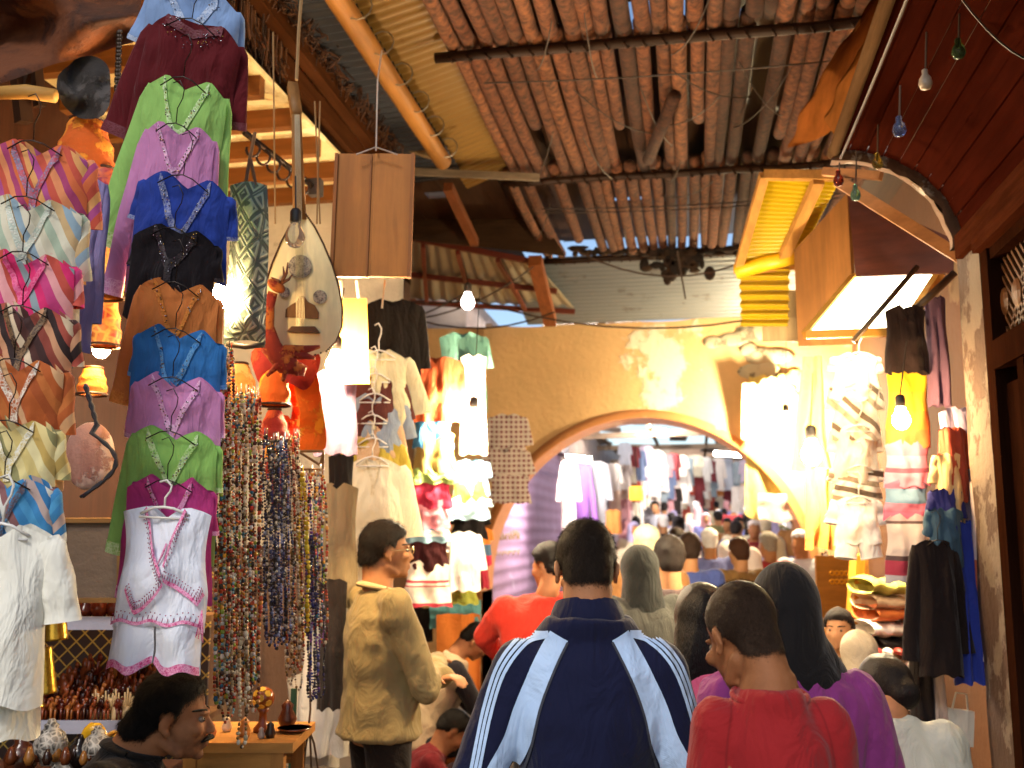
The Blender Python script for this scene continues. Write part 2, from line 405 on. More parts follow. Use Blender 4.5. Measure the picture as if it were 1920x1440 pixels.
for yy, r in ((5.0, .03), (7.02, .028), (9.2, .03)):
    b = MB(); b.tube([(-1.3 + i * .28, yy + .01 * nz(i, yy, 1), RZ - .062 + .012 * nz(i * .8, yy, 4)) for i in range(11)], r, 8)
    for i in range(24): 
        x = -1.2 + i * .105 + rng.uniform(-.02, .02); b.tube([(x - .02, yy - .035, RZ - .07), (x, yy - .02, RZ - .105), (x + .02, yy + .035, RZ - .06)], .006, 5)
    b.build('batten', dark, root, smooth=True)
b = MB()
for i in range(16):
    x = rng.uniform(-1.1, 1.0); y = rng.uniform(4.6, 8.4); wire(b, (x, y, RZ - .05), (x + rng.uniform(-.5, .5), y + rng.uniform(.2, 1.0), RZ - .05), .06, .004)
for yy in (5.35, 7.65, 7.75): wire(b, (-1.1, yy, RZ - .06), (1.2, yy + .03, RZ - .06), .03, .005, 14)
b.build('tie_wire', plain('#2a1c14'), root)
# boards and matting above the canes, with gaps open to the sky
root = thing('roof_boards', 'dark weathered boards above the canes with gaps of bright sky', 'roof boards', (0, 6.4, 4.5))
holes = [(W(1228, 30, 1), .06, .35), (W(1180, 375, 1), .05, .16), (W(820, 365, 1), .10, .18), (W(1372, 30, 1), .05, .12)]
holes = [((CAM + (h[0] - CAM) * ((4.47 - CAM.z) / (h[0].z - CAM.z))), h[1], h[2]) for h in holes]
b = MB()
x = -3.15
while x < 1.75:
    w = .16 + .05 * rng.random(); y = 2.9; segs = [(2.9, 9.35 if x > -1.75 else 11.2)]
    for c, hw, hl in holes:
        if x - .01 < c.x < x + w + .01:
            out = []
            for a, e in segs:
                if a < c.y < e: out += [(a, c.y - hl / 2), (c.y + hl / 2, e)]
                else: out.append((a, e))
            segs = out
    for a, e in segs: b.box((x + w / 2, (a + e) / 2, 4.47 + .02 * rng.random()), (w - .004, e - a, .02))
    x += w - .012
b.build('board', wood('#3a2416', .5, 5, 1), root)

# corrugated sheets left of the canes, the log beam and the ragged rafter
b = MB(); corr(b, (-1.62, 3.3, 4.30), (-1.62, 7.25, 4.30), (-1.17, 3.3, 4.36), (-1.17, 7.0, 4.36), 52, .011)
tag(b.build('plastic_roof_sheet', sheetplastic('#a07c42', .4), center=True, smooth=True), 'sallow translucent corrugated sheet between the log beam and the canes', 'roof sheet')
b = MB(); corr(b, (-1.98, 3.3, 4.24), (-1.98, 6.9, 4.24), (-1.56, 3.3, 4.27), (-1.56, 6.9, 4.27), 46, .012)
tag(b.build('metal_roof_sheet', metal('#2c2f36', .4, '#2c1c12', .6), center=True, smooth=True), 'dark corrugated metal sheet between the log beam and the ragged rafter', 'roof sheet')
b = MB(); P = [(-1.56 + .012 * nz(i, 0, 5), 3.0 + i * .36, 4.17 - .004 * i) for i in range(10)]
b.tube(P, [.058 + .006 * nz(i, 3, 3) for i in range(10)], 12)
log = tag(b.build('log_beam', wood('#8a5c26', .55, 4, 1), center=True, smooth=True), 'round yellow peeled log beam running under the roof sheets', 'beam')
b = MB()
for i in range(9):
    y = 3.2 + i * .36; b.tube([(-1.50 + .07 * math.cos(t), y + .004 * k, 4.17 + .07 * math.sin(t)) for k, t in enumerate([math.pi * q / 6 for q in range(-4, 5)])], .004, 5)
o = b.build('wire_tie', plain('#8c8478', .4, .6)); o.parent = log; o.location = -log.location
root = thing('rafter', 'dark rafter hung with ragged brown thatch over the first stall', 'rafter', (-1.9, 4.6, 4.15))
b = MB(); b.beam((-1.93, 2.9, 4.2), (-1.93, 6.3, 4.14), .07, .1); b.beam((-2.0, 2.9, 4.08), (-1.99, 6.3, 4.03), .05, .12)
b.build('timber', wood('#3c2212', .5, 5, 1, .85), root)
b = MB()
for i in range(900):
    y = 2.9 + 3.3 * rng.random(); x = -1.9 + rng.gauss(0, .035); z = 4.23 + rng.gauss(0, .02); a = rng.uniform(-.08, .08)
    b.tube([(x, y, z), (x + rng.uniform(-.05, .05), y + a * .5, z + rng.uniform(-.02, .05)), (x + rng.uniform(-.06, .06), y + a, z - .09 * rng.random())], .004, 4)
for i in range(300):
    y = 2.9 + 1.6 * rng.random(); x = -1.98 + rng.gauss(0, .03); L = .1 + .18 * rng.random() * (1 - (y - 2.9) / 3)
    b.tube([(x, y, 4.1), (x - .01, y + .02, 4.1 - L * .5), (x + rng.uniform(-.03, .03), y + .03, 4.1 - L)], .005, 4)
b.build('thatch', island(['#3a2012', '#4a2a16', '#5f3a1e', '#2a160c'], .9), root)

# plank, boards and clutter under the left edge of the canes
b = MB(); b.beam(AY(775, 322, 6.6), AY(1012, 333, 6.75), .03, .05)
tag(b.build('roof_plank', wood('#6e6152', .6, 5, 0), center=True), 'long grey plank laid under the canes beside the hanging board', 'plank')
b = MB(); b.beam(AY(700, 245, 6.2), AY(835, 290, 6.4), .04, .12)
tag(b.build('roof_plank', wood('#6a563c', .6, 5, 0), center=True), 'short weathered board at the end of the log beam', 'plank')
b = MB(); poly(b, [AY(770, 330, 8.6), AY(1010, 400, 8.6), AY(1060, 480, 8.6), AY(770, 450, 8.4)], .02)
tag(b.build('roof_panel', wood('#3d2a1a', .5, 4, 0), center=True), 'dark brown panel below the gap of white sky at the left of the canes', 'panel')
b = MB(); b.beam(AY(840, 350, 7.3), AY(890, 455, 8.3), .07, .07)
tag(b.build('roof_strut', wood('#7a4628', .55, 5, 1), center=True), 'reddish strut slanting past the gap of white sky', 'strut')

# sheet roof in front of the arch
b = MB(); corr(b, (-1.75, 9.3, 4.30), (2.0, 9.3, 4.30), (-1.75, 11.02, 4.02), (2.0, 11.02, 4.02), 17, .016, m=10, axis='v')
tag(b.build('metal_roof_sheet', metal('#858c92', .45, '#54463a', .58), center=True, smooth=True), 'grey corrugated sheet roof just in front of the arch wall', 'roof sheet')
root = thing('lean_to_roof', 'pale sheet lean-to with rust red frame left of the arch', 'roof sheet', AY(900, 520, 9))
A, B_, C_, D_ = AY(770, 446, 8.6), AY(1004, 492, 8.7), AY(1078, 578, 10.6), AY(770, 560, 10.4)
b = MB(); corr(b, A, B_, D_, C_, 12, .01, m=2); b.build('sheet', metal('#a9a89a', .4, '#7a6a50', .6), root, smooth=True)
b = MB(); b.beam(A, B_, .05, .05); b.beam(A.lerp(D_, .5) - Vector((0, 0, .04)), B_.lerp(C_, .5) - Vector((0, 0, .04)), .05, .05); b.beam(D_ - Vector((0, 0, .04)), C_ - Vector((0, 0, .04)), .05, .05)
for t in (.1, .38, .7): b.beam(A.lerp(B_, t) - Vector((0, 0, .05)), D_.lerp(C_, t) - Vector((0, 0, .05)), .04, .04)
b.build('frame', plain('#6a2c1c', .5, .3), root)
b = MB(); b.beam(AY(1003, 488, 8.6), AY(1032, 604, 9.8), .12, .1)
tag(b.build('roof_strut', wood('#8a4f2a', .45, 5, 1), center=True), 'thick brown wooden strut at the corner of the pale lean-to sheet', 'strut')
b = MB()
for (p, q, s) in (((640, 530), (900, 560), .1), ((760, 600), (1000, 500), .1), ((700, 615), (880, 545), .05), ((880, 560), (1400, 600), .15), ((690, 560), (1040, 585), .2), ((1080, 470), (1420, 480), .2), ((1270, 470), (1285, 560), 0)):
    wire(b, AY(*p, 8.2), AY(*q, 8.5), s, .008)
tag(b.build('cable', plain('#3a2a20'), center=True), 'slack dark cables strung in front of the arch wall', 'cables')
b = MB()
for i in range(60):
    p = AY(1265 + rng.gauss(0, 22), 470 + abs(rng.gauss(0, 22)), 9.1); b.ell(p, (.02 + .05 * rng.random(), .03, .02 + .05 * rng.random()), None, 6, 5)
for i in range(70):
    p = AY(rng.uniform(1060, 1400), 470 + rng.uniform(-6, 8), 9.15); b.ell(p, (.06 * rng.random() + .02, .03, .015 + .02 * rng.random()), None, 6, 5)
tag(b.build('torn_matting', island(['#2c1c12', '#3a2818', '#1c120c'], .9), center=True, smooth=True), 'torn dark matting hanging at the far end of the canes', 'matting')

# ------------------------------------------------------------------ right: plank hood, shopfront, awning
root = thing('vaulted_hood', 'dark red plank hood curving over the wooden shopfront', 'hood', (.85, 3, 2.8))
def hood(t, y, k=0): return Vector((.6 + (.47 + k) * math.sin(t), y, 2.78 + (.42 + k) * math.cos(t)))
b = MB()
for j in range(11):
    t0, t1 = j * math.pi / 22, (j + 1) * math.pi / 22 - .006
    n = 4
    b.grid(lambda u, v: hood(t0 + (t1 - t0) * u, 1.4 + v * 2.62, .004 * (j % 2)), 3, 6)
    b.grid(lambda u, v: hood(t0 + (t1 - t0) * u, 1.4 + v * 2.62, .03), 3, 2)
b.build('plank', wood('#2e0f08', .55, 5, 1, .95), root, smooth=True)
b = MB(); b.grid(lambda u, v: hood(math.pi / 2 * u, 4.03 + .05 * (round(v * 4) in (1, 2)), (-.035, -.035, .05, .05, -.035)[round(v * 4)] + .012 * nz(u * 9, v, 2)), 30, 4)
b.build('end_rib', plaster('#6e5240', '#a59c94', .52, '#2e1c14', 6), root, smooth=True)
b = MB(); b.tube([(.6, 1.4, 3.2), (.6, 2.7, 3.205), (.61, 4.06, 3.2)], .024, 8); b.build('pole', wood('#4e3a28', .6, 5, 1, .9), root, smooth=True)
b = MB(); b.beam((1.065, 1.4, 2.77), (1.065, 4.0, 2.77), .06, .09); b.beam((1.045, 1.4, 2.70), (1.045, 3.74, 2.70), .04, .05); b.build('cornice', wood('#3a1c10', .5, 5, 1, .9), root)
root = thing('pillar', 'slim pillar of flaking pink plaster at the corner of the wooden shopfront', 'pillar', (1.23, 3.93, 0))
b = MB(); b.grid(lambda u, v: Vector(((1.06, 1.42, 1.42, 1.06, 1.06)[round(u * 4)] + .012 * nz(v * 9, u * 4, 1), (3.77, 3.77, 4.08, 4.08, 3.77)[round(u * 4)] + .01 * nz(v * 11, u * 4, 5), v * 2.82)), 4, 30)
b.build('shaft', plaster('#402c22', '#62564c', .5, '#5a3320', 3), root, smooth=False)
root = thing('shopfront', 'dark wooden shopfront with carved lattice and narrow glazed door', 'shopfront', (1.12, 2.9, 0))
wd1 = wood('#24120a', .5, 5, 2, .9)
b = MB(); b.box((1.1, 3.72, 1.35), (.09, .09, 2.7)); b.box((1.1, 3.42, 1.12), (.08, .07, 2.24)); b.box((1.1, 2.6, 1.12), (.08, .08, 2.24))
b.box((1.1, 2.9, 2.29), (.1, 1.56, .1)); b.box((1.1, 2.9, 2.66), (.07, 1.56, .05)); b.box((1.1, 2.1, 1.35), (.08, .09, 2.6)); b.box((1.115, 3.57, 1.1), (.05, .22, 2.18))
b.box((1.4, 2.9, 1.35), (.05, 1.7, 2.7))
b.build('frame', wd1, root)
b = MB(); b.box((1.135, 2.9, 2.48), (.012, 1.5, .33), None, 1)
for i in range(34):
    y = 2.18 + i * .045
    for s in (-1, 1): b.beam((1.108, y, 2.33), (1.108, y + s * .30, 2.63), .012, .014, (1, 0, 0))
    if i % 3 == 0: b.ell((1.102, y, 2.48), (.014, .05, .05), None, 10, 6)
b.build('lattice_panel', [wood('#5a3a22', .5, 6, 2, .4), plain('#1a0e08')], root)
door = MB(); door.box((1.085, 3.02, .55), (.05, .74, 1.1)); door.box((1.085, 3.36, 1.66), (.05, .06, 1.14)); door.box((1.085, 2.68, 1.66), (.05, .06, 1.14)); door.box((1.085, 3.02, 2.2), (.05, .74, .06))
for z in (1.45, 1.8): door.box((1.085, 3.02, z), (.03, .62, .02))
for y in (3.13, 2.91): door.box((1.085, y, 1.66), (.028, .02, 1.1))
dr = door.build('door', plain('#1d1512', .2, 0, .2), root)
b = MB(); b.box((1.09, 3.02, 1.66), (.008, .62, 1.08)); o = b.build('glass_pane', plain('#cfc39a', .12, 0, .5, 5)); o.parent = dr; o.location = -root.location
b = MB(); b.tube([(1.055, 3.33, 1.0), (1.03, 3.33, 1.03), (1.03, 3.33, 1.15), (1.055, 3.33, 1.18)], .008, 8); o = b.build('handle', plain('#9a8350', .3, .9), smooth=True); o.parent = dr; o.location = -root.location

# string of little coloured bulbs
BULBC = {'purple': '#b9b4d8', 'green': '#5f8a5a', 'clear': '#b9a894', 'blue': '#7f8fc0', 'yellow': '#c7b55a', 'teal': '#79ad9a', 'red': '#8e3a2a'}
root = thing('cord_bunch', 'twisted cord with thin wires strung along the pole of the plank hood', 'cord', (.62, 3.2, 3.17))
b = MB(); wire(b, (.63, 1.6, 3.17), (.63, 4.0, 3.16), .02, .005, 12); wire(b, (.66, 2.6, 3.2), (1.0, 2.9, 3.0), .06, .003)
dots = [(1735, 60, 150, 'clear'), (1797, 10, 92, 'green'), (1686, 160, 238, 'blue'), (1645, 215, 303, 'yellow'), (1604, 285, 362, 'teal'), (1572, 305, 335, 'red')]
for px, pt, pb, c in dots:
    d = 3.75 if px < 1660 else 2.9; p = W(px, pb, d); q = W(px + 2, pt, d); wire(b, p, q, .0, .003, 3)
    L = MB(); L.lathe([(.002, -.03), (.014, -.026), (.02, -.012), (.017, .004), (.009, .016), (.009, .03), (.004, .034)], p, 12)
    tag(L.build('small_bulb', glass(BULBC[c], .1) if c != 'clear' else plain('#b9a894', .2), center=True, smooth=True), 'small unlit %s bulb dangling beneath the plank hood' % c, 'bulb', 'small bulbs dangling under the hood')
b.build('wire', plain('#4a3a30'), root)

# torn ply sheets between canes and hood
def plysheet(label, L0, L1, R0, R1, z, cc):
    a0, a1, c0, c1 = AZ(*L0, z), AZ(*L1, z), AZ(*R0, z + .12), AZ(*R1, z + .12); b = MB()
    def f(u, v):
        p = a0.lerp(a1, v).lerp(c0.lerp(c1, v), u); p.z += .07 * math.sin(2.5 * v + u * 2) ; p.x += (.03 * nz(v * 7, u * 2, z) if u < .1 or u > .9 else 0); return p
    b.grid(f, 8, 26); b.grid(lambda u, v: f(u, v) + Vector((0, 0, .012)), 8, 26)
    tag(b.build('plywood_sheet', wood(cc, .5, 3, 1, .85), center=True, smooth=True), label, 'plywood')
plysheet('torn warped plywood sheet beside the canes, pale along its edge', (1655, -20), (1476, 292), (1690, 0), (1548, 228), 3.75, '#6a3c1a')
plysheet('second torn plywood sheet between its warped neighbour and the hood pole', (1700, 0), (1545, 240), (1748, -10), (1590, 262), 3.55, '#5a3416')
b = MB(); poly(b, [AY(1590, 362, 4.6), AY(1790, 450, 4.5), AY(1788, 512, 4.5), AY(1605, 520, 4.6)], .02)
tag(b.build('fascia_panel', wood('#4a2314', .55, 3, 0, .5), center=True), 'dark brown fascia panel under the end of the plank hood', 'panel')
b = MB(); b.beam(AY(1545, 322, 4.45), AY(1652, 330, 4.3), .035, .035); b.beam(AY(1572, 340, 4.4), AY(1800, 482, 4.2), .05, .05)
tag(b.build('wooden_brace', wood('#97683f', .6, 4, 0), center=True), 'slanting bare wood brace below the end of the plank hood', 'brace')

root = thing('yellow_awning', 'yellow translucent plastic awning on a wooden frame under the canes', 'awning', W(1450, 480, 5.5))
Y = sheetplastic('#e0c00a', .55)
q = [AY(1432, 322, 5.5), AY(1575, 338, 5.45), AY(1492, 492, 6.3), AY(1382, 502, 6.3)]
b = MB(); corr(b, q[0], q[3], q[1], q[2], 22, .012); b.build('sheet', Y, root, smooth=True)
b = MB(); corr(b, AY(1386, 505, 6.3), AY(1480, 505, 6.2), AY(1390, 612, 6.35), AY(1478, 612, 6.25), 6, .022, m=8, axis='v'); b.build('lower_flap', sheetplastic('#a8880c', .2), root, smooth=True)
b = MB(); e = Vector((0, -.03, -.03)); b.beam(q[0] + e, AY(1585, 330, 5.4), .05, .05); b.beam(q[0] + e, q[3] + e, .05, .04); b.beam(AY(1535, 338, 5.42), AY(1466, 490, 6.2), .06, .05); b.beam(q[3] + e, q[2] + e, .06, .06)
b.build('frame', wood('#a5763c', .6, 4, 1), root)
b = MB(); b.tube([AY(1380, 510, 6.25), AY(1440, 492, 6.2), AY(1495, 480, 6.15)], .05, 10); b.build('rolled_edge', plain('#c99a10', .4), root, smooth=True)
b = MB(); poly(b, [AY(1492, 470, 5.8), AY(1592, 362, 5.5), AY(1606, 645, 5.5), AY(1500, 650, 5.8)], .03)
tag(b.build('signboard_back', wood('#6e4822', .6, 3, 2), center=True), 'blank brown plywood board between yellow awning and lit panel', 'board')
b = MB(); poly(b, [AY(1430, 545, 6.4), AY(1500, 545, 6.35), AY(1505, 640, 6.35), AY(1430, 640, 6.4)], .03)
tag(b.build('plank', wood('#8f7a58', .6, 3, 2), center=True), 'pale planks below the yellow awning', 'plank')
root = thing('glowing_board', 'white slanting board above the white clothes, its brightness put in as glow', 'light panel', W(1640, 570, 4.4))
q = [W(1512, 628, 4.4), W(1602, 520, 4.75), W(1762, 512, 4.6), W(1690, 622, 4.25)]
b = MB(); poly(b, q, .02); b.build('glow_sheet', lamp('#fff0c8', PANEL), root)  # lit look of the white board put in as its own emission
b = MB()
for i in range(4): b.beam(q[i], q[(i + 1) % 4], .035, .035)
b.build('frame', wood('#b98a3a', .7, 4, 0), root)
b = MB(); b.tube([W(1700, 596, 4.2), W(1790, 512, 4.2)], .016, 8); b.tube([W(1600, 640, 4.2), W(1720, 500, 4.3)], .012, 8)
tag(b.build('metal_rail', plain('#55483c', .4, .7), center=True, smooth=True), 'thin metal rails crossing in front of the lit panel', 'rail')

# ------------------------------------------------------------------ left stall shell
root = thing('stall_ceiling', 'cream boarded ceiling with brown joists over the lute and lamps', 'ceiling', (-2.5, 4.6, 3.85))
b = MB(); b.box((-2.55, 4.6, 3.86), (1.2, 3.4, .02)); b.build('boarding', plaster('#d8c08a', '#e6d4a4', .5, '#a07a40', 2, .7), root)
for i in range(8):
    b = MB(); b.beam((-3.1, 3.15 + i * .38, 3.80), (-1.97, 3.15 + i * .38, 3.80), .06, .1); b.build('joist', wood('#7a4c24', .6, 4, 0), root)
b = MB(); b.grid(lambda u, v: Vector((-3.1 + 1.35 * u, 5.9, 1.6 + 2.2 * v)), 6, 8); b.grid(lambda u, v: Vector((-3.1 + 1.35 * u, 6.0, 1.6 + 2.2 * v)), 2, 2)
tag(b.build('partition_wall', plaster('#d8d0c0', '#bfb6a4', .6, '#8a7a62', 2, .75), center=True), 'whitewashed partition wall behind the lute and the hook rail', 'partition')
b = MB(); b.grid(lambda u, v: Vector((-3.1 + 2.3 * u, 1.2 + 0 * v, 0)) if False else Vector((-3.02, 1.0 + 4.9 * u, 4.1 * v)), 8, 8)
tag(b.build('back_wall', wood('#3a2014', .5, 3, 2), center=True), 'dark brown boarded back wall of the leather and jewellery stall', 'stall wall')
root = thing('hook_rail', 'slanting iron rail with curled hooks in front of the white partition', 'hook rail', W(550, 310, 4.6))
b = MB(); p0, p1 = W(458, 248, 4.4), W(590, 352, 4.8); b.tube([p0, p1], .014, 8); b.build('rail', plain('#2c211a', .4, .6), root, smooth=True)
for i in range(6):
    p = p0.lerp(p1, .12 + i * .14); b = MB(); b.tube([p + Vector((0, 0, -.01 - .035 * (1 - math.cos(a)))) + RT * .03 * math.sin(a) for a in [q * .5 for q in range(11)]], .006, 6); b.build('hook', plain('#2c211a', .4, .6), root, smooth=True)
b = MB(); b.box(W(592, 352, 4.8), (.06, .05, .08)); b.build('end_block', plain('#241a14'), root)

# bamboo pole and roof timbers at the top left
b = MB(); b.tube([W(-20, 175, 3.2), W(50, 172, 3.2), W(104, 180, 3.2)], [.02, .023, .022], 10)
tag(b.build('bamboo_pole', wood('#b98a48', .7, 4, 0), center=True, smooth=True), 'short pale bamboo pole sticking out above the coral striped kaftan', 'pole')
b = MB()
for (p, q, w) in (((20, 0), (45, 230), .05), ((55, 0), (75, 200), .035), ((95, 0), (40, 190), .03), ((0, 60), (150, -20), .06)):
    b.beam(W(*p, 3.9), W(*q, 3.9), w, w)
tag(b.build('timber_rack', wood('#2e1d12', .5, 4, 2), center=True), 'dark rack of thin timbers in the top corner above the striped kaftans', 'rack')
b = MB(); b.grid(lambda u, v: W(-30 + 300 * u - 20 * v, -20 + 90 * u * 0 + 190 * v - 90 * u * v + 12 * nz(u * 3, v * 3, 0), 3.6 + .25 * nz(u * 2, v * 2, 4)), 20, 14)
tag(b.build('leather_hide', plaster('#6a3818', '#4a240e', .5, '#1c0e08', 2, .45), center=True, smooth=True), 'tan leather hide stretched under the roof above the striped kaftans', 'hide')
# ------------------------------------------------------------------ garments
STOPW = ('the', 'of', 'and', 'with', 'under', 'above', 'between', 'at', 'a', 'long', 'in', 'behind', 'below', 'lime', 'white', 'pink', 'topmost', 'lowest', 'blue', 'rust', 'hot', 'very', 'royal')
def hanger(label, M, w, kind, slope, hook_up, group):
    b = MB(); r = .0015 if kind == 'wire' else .0032
    hk = [Vector((.0, -.03, .0)), Vector((0, -.03, hook_up * .35)), Vector((.012, -.03, hook_up * .6)), Vector((.014, -.03, hook_up * .8)), Vector((.0, -.03, hook_up)), Vector((-.018, -.03, hook_up * .92))]
    arms = [Vector((-w, -.022, -slope - .012)), Vector((-w * .4, -.035, -slope * .3)), Vector((0, -.035, .0)), Vector((w * .4, -.035, -slope * .3)), Vector((w, -.022, -slope - .012))]
    ws_ = label.split()
    while len(ws_) > 14: ws_ = ws_[:-1]
    while ws_[-1] in STOPW: ws_ = ws_[:-1]
    label = ' '.join(ws_)
    o = thing('wire_hanger' if kind == 'wire' else 'plastic_hanger', label, 'hanger', M.translation, M.to_euler(), group)
    m = plain('#3a3430', .35, .8) if kind == 'wire' else plain('#d8d4cc', .35)
    b.tube(hk, r, 6); b.build('hook', m, o, False, True)
    b = MB(); b.tube(arms, r * 1.2, 6)
    if kind != 'wire': b.tube([Vector((-w, -.03, -slope - .02)), Vector((w, -.03, -slope - .02))], r, 6)
    b.build('shoulder_bar', m, o, False, True)
    return o
def garment(label, px, py, sw, ln, d, m, cat='tunic', name=None, roll=0, neck='v', nd=.22, nw=.34, sl=(.6, .6), splay=(16, 16), trim=None, hem=None, seq=None, tilt=14, rz=None,
            group=None, hang=None, hlabel=None, flare=.10, slope=.14, thick=.036, legs=False, folds=4, hook=.11, sleeve_m=None, seed=None, waist=.10, cuff=None, detail=(30, 26), sr=.32):
    k = d / F; w = sw * k / 2; L = ln * k; seed = rng.random() * 50 if seed is None else seed; T = thick
    loc = W(px, py, d); rot = Euler((R(tilt), R(roll), YAW if rz is None else rz), 'XYZ')
    root = thing(name or cat.replace(' ', '_'), label, cat, loc, rot, group)
    sl0 = slope * w * 2
    def top(a, nd_):
        if a > nw: return -sl0 * (a - nw) / (1 - nw) * (.6 + .4 * a)
        q = 1 - a / nw
        return -min(nd_, .15) * w * 2 * (q if neck == 'v' else math.sqrt(max(0, 1 - (1 - q) ** 2)) * .75)
    def wid(v): return w * (1 - waist * math.sin(math.pi * min(1, v * 1.5)) + flare * v * v)
    fr = 2.2 + 1.2 * (seed % 1); ph = seed * 7
    def surf(u, v, side=-1, off=0):
        a = abs(u); zt = top(a, nd if side < 0 else nd * .3); zb = -L * (1 - .02 * (1 - u * u)) + .006 * math.sin(u * 9 + ph)
        z = zt + (zb - zt) * v; x = u * wid(v) + .012 * w / .15 * nz(z * 6, u * 2, seed)
        bul = math.sqrt(max(0, 1 - u * u)) if a < 1 else 0
        fo = .011 * (max(v, 0) ** .7) * math.sin(u * fr * folds * .6 + ph + 2.2 * nz(u, v * 1.5, seed)) * bul + .02 * nz(u * 1.6 + seed, v * 2.4, 3) * bul + .007 * nz(u * 5 + seed, v * 7, 9) * bul
        y = side * (T * (.4 + .6 * min(1, v * 2)) * bul) + fo
        return Vector((x, y + side * off, z))
    nu, nv = detail
    b = MB(); 
    b.grid(lambda u, v: surf(2 * u - 1, v), nu, nv); b.grid(lambda u, v: surf(1 - 2 * u, v, 1), nu, nv // 2)
    if legs:   # short split at the hem: a second pair of loose tubes below
        for s in (-1, 1):
            P = [Vector((s * w * .5, 0, -L * (.9 + .1 * i) * 1.0)) for i in range(2)] + [Vector((s * w * (.5 + .03 * i), .01 * nz(i, s, seed), -L - legs * k * i / 3)) for i in range(1, 4)]
            b.tube(P, [(w * .5, T * .9)] * 5, 16, False, (1, 0, 0))
    b.build('body', m, root, False, True)
    for si, s in enumerate((-1, 1)):
        if sl[si] <= 0: continue
        LL = sl[si] * L; a = R(splay[si]); p0 = Vector((s * w * .80, .004, -sl0 * .62 - .25 * sr * w)); n = 10
        P = []; RR = []
        for i in range(n + 1):
            t = i / n; P.append(p0 + Vector((s * math.sin(a) * LL * t * (1 - .25 * t), .012 * nz(t * 3, s, seed) + .01, -math.cos(a) * LL * t)))
            rr = w * sr * (1 + .16 * t * t) * (1 + .06 * nz(t * 3, s * 3, seed)); RR.append((rr, T * .42 * (1 + .3 * nz(t * 3, s, seed + 4))))
        RR[0] = (RR[0][0] * .7, T * .25)
        b = MB(); b.tube(P, RR, 14, False, (1, 0, 0)); o = b.build('sleeve', sleeve_m or m, root, False, True)
        if cuff:
            c = MB(); c.tube(P[-2:], [(r_[0] * 1.04, r_[1] * 1.1) for r_ in RR[-2:]], 14, False, (1, 0, 0)); c2 = c.build('cuff', cuff, None, False, True); c2.parent = o
    def strip(u0, u1, v0, v1, n_, m_, off=.004):
        B = MB(); B.grid(lambda u, v: surf(u0 + (u1 - u0) * u, (v0(u) if callable(v0) else v0) + ((v1(u) if callable(v1) else v1) - (v0(u) if callable(v0) else v0)) * v, -1, off), n_, 3)
        return B.build('trim', m_, root, False, True)
    if trim:
        tw_ = .05 * w * 2 * 1.9 / L
        vd = nd * w * 2 / L; dv = vd if nd > .16 else 0
        B = MB(); B.grid(lambda u, v: surf(nw * 1.1 * (2 * u - 1), max(.0, dv * (1 - abs(2 * u - 1))) + (tw_ * (1.6 if dv else 1)) * v, -1, .004), 40, 4)
        B.build('trim', trim, root, False, True)
        if dv: strip(-.07, .07, dv * .9, dv + tw_ * 3, 8, trim, .0035)
    if hem: strip(-.99, .99, .93, 1.0, 40, hem)
    if seq:
        B = MB()
        for i in range(44):
            u = rng.uniform(-1, 1) * nw * 1.2; v = max(0, vd * (1 - abs(u) / nw / 1.1)) + rng.uniform(.0, .16) * (w * 2 / L)
            B.ell(surf(u, v, -1, .005), .0021, None, 6, 4)
        B.build('beading', seq, root, False, True)
    if hang:
        M = Matrix.Translation(loc) @ rot.to_matrix().to_4x4(); hanger(hlabel or 'thin bent %s hanger carrying the %s' % (hang, label), M, w * .55, hang, sl0 * .45, hook, 'hangers of the clothes')
    return root, surf
SEQ = island(['#cfd4dc', '#8a6a7a', '#c9a24a', '#e8e8ee', '#5a5266'], .15, .8)
GA = 'kaftans hung in the tall column'
colA = [  # label, cx, cy, sw, ln, roll, colour, thread, sleeves, splay, nd
    ('light blue embroidered tunic at the very top of the tall column', 368, -22, 180, 190, 12, '#7f9fd0', '#c4d2ea', (.5, .62), (20, 6), .3),
    ('dark red sequinned tunic under the light blue one', 368, 38, 190, 250, 14, '#5c0713', '#6a2a3a', (.9, .62), (18, 12), .1),
    ('lime green kaftan with white embroidered neck under the dark red tunic', 352, 146, 160, 330, 11, '#8fc45c', '#d0e6b4', (1.0, .85), (16, 5), .6),
    ('pink kaftan with beaded neck between the long lime one and the royal blue top', 338, 232, 142, 330, 10, '#c880b8', '#e8bede', (1.0, .5), (12, 4), .55),
    ('royal blue top with silver embroidered neckline', 352, 328, 178, 190, 12, '#1c3a96', '#8a92b0', (.42, .42), (12, 12), .6),
    ('black top with coloured beads below the royal blue one', 335, 425, 160, 190, 11, '#140e14', '#2c2028', (.35, .35), (8, 8), .3),
    ('orange kaftan with beaded neck below the black top', 337, 526, 160, 250, 10, '#c87226', '#d88a3c', (.95, .4), (10, 2), .6),
    ('bright azure tunic below the orange kaftan', 337, 612, 168, 210, 8, '#2272bc', '#6aa4d4', (.4, .4), (4, 2), .6),
    ('pink tunic with beaded neck below the azure one', 332, 702, 170, 220, 7, '#c880b8', '#e8bede', (.5, .4), (4, 1), .55),
    ('lime green tunic with white embroidery above the magenta one', 328, 802, 172, 260, 8, '#86be54', '#cce4b0', (.95, .35), (9, 1), .55),
    ('magenta tunic with white embroidered neck behind the white outfit', 322, 892, 160, 250, 6, '#b02878', '#e0a0c8', (.95, .35), (6, 2), .5)]
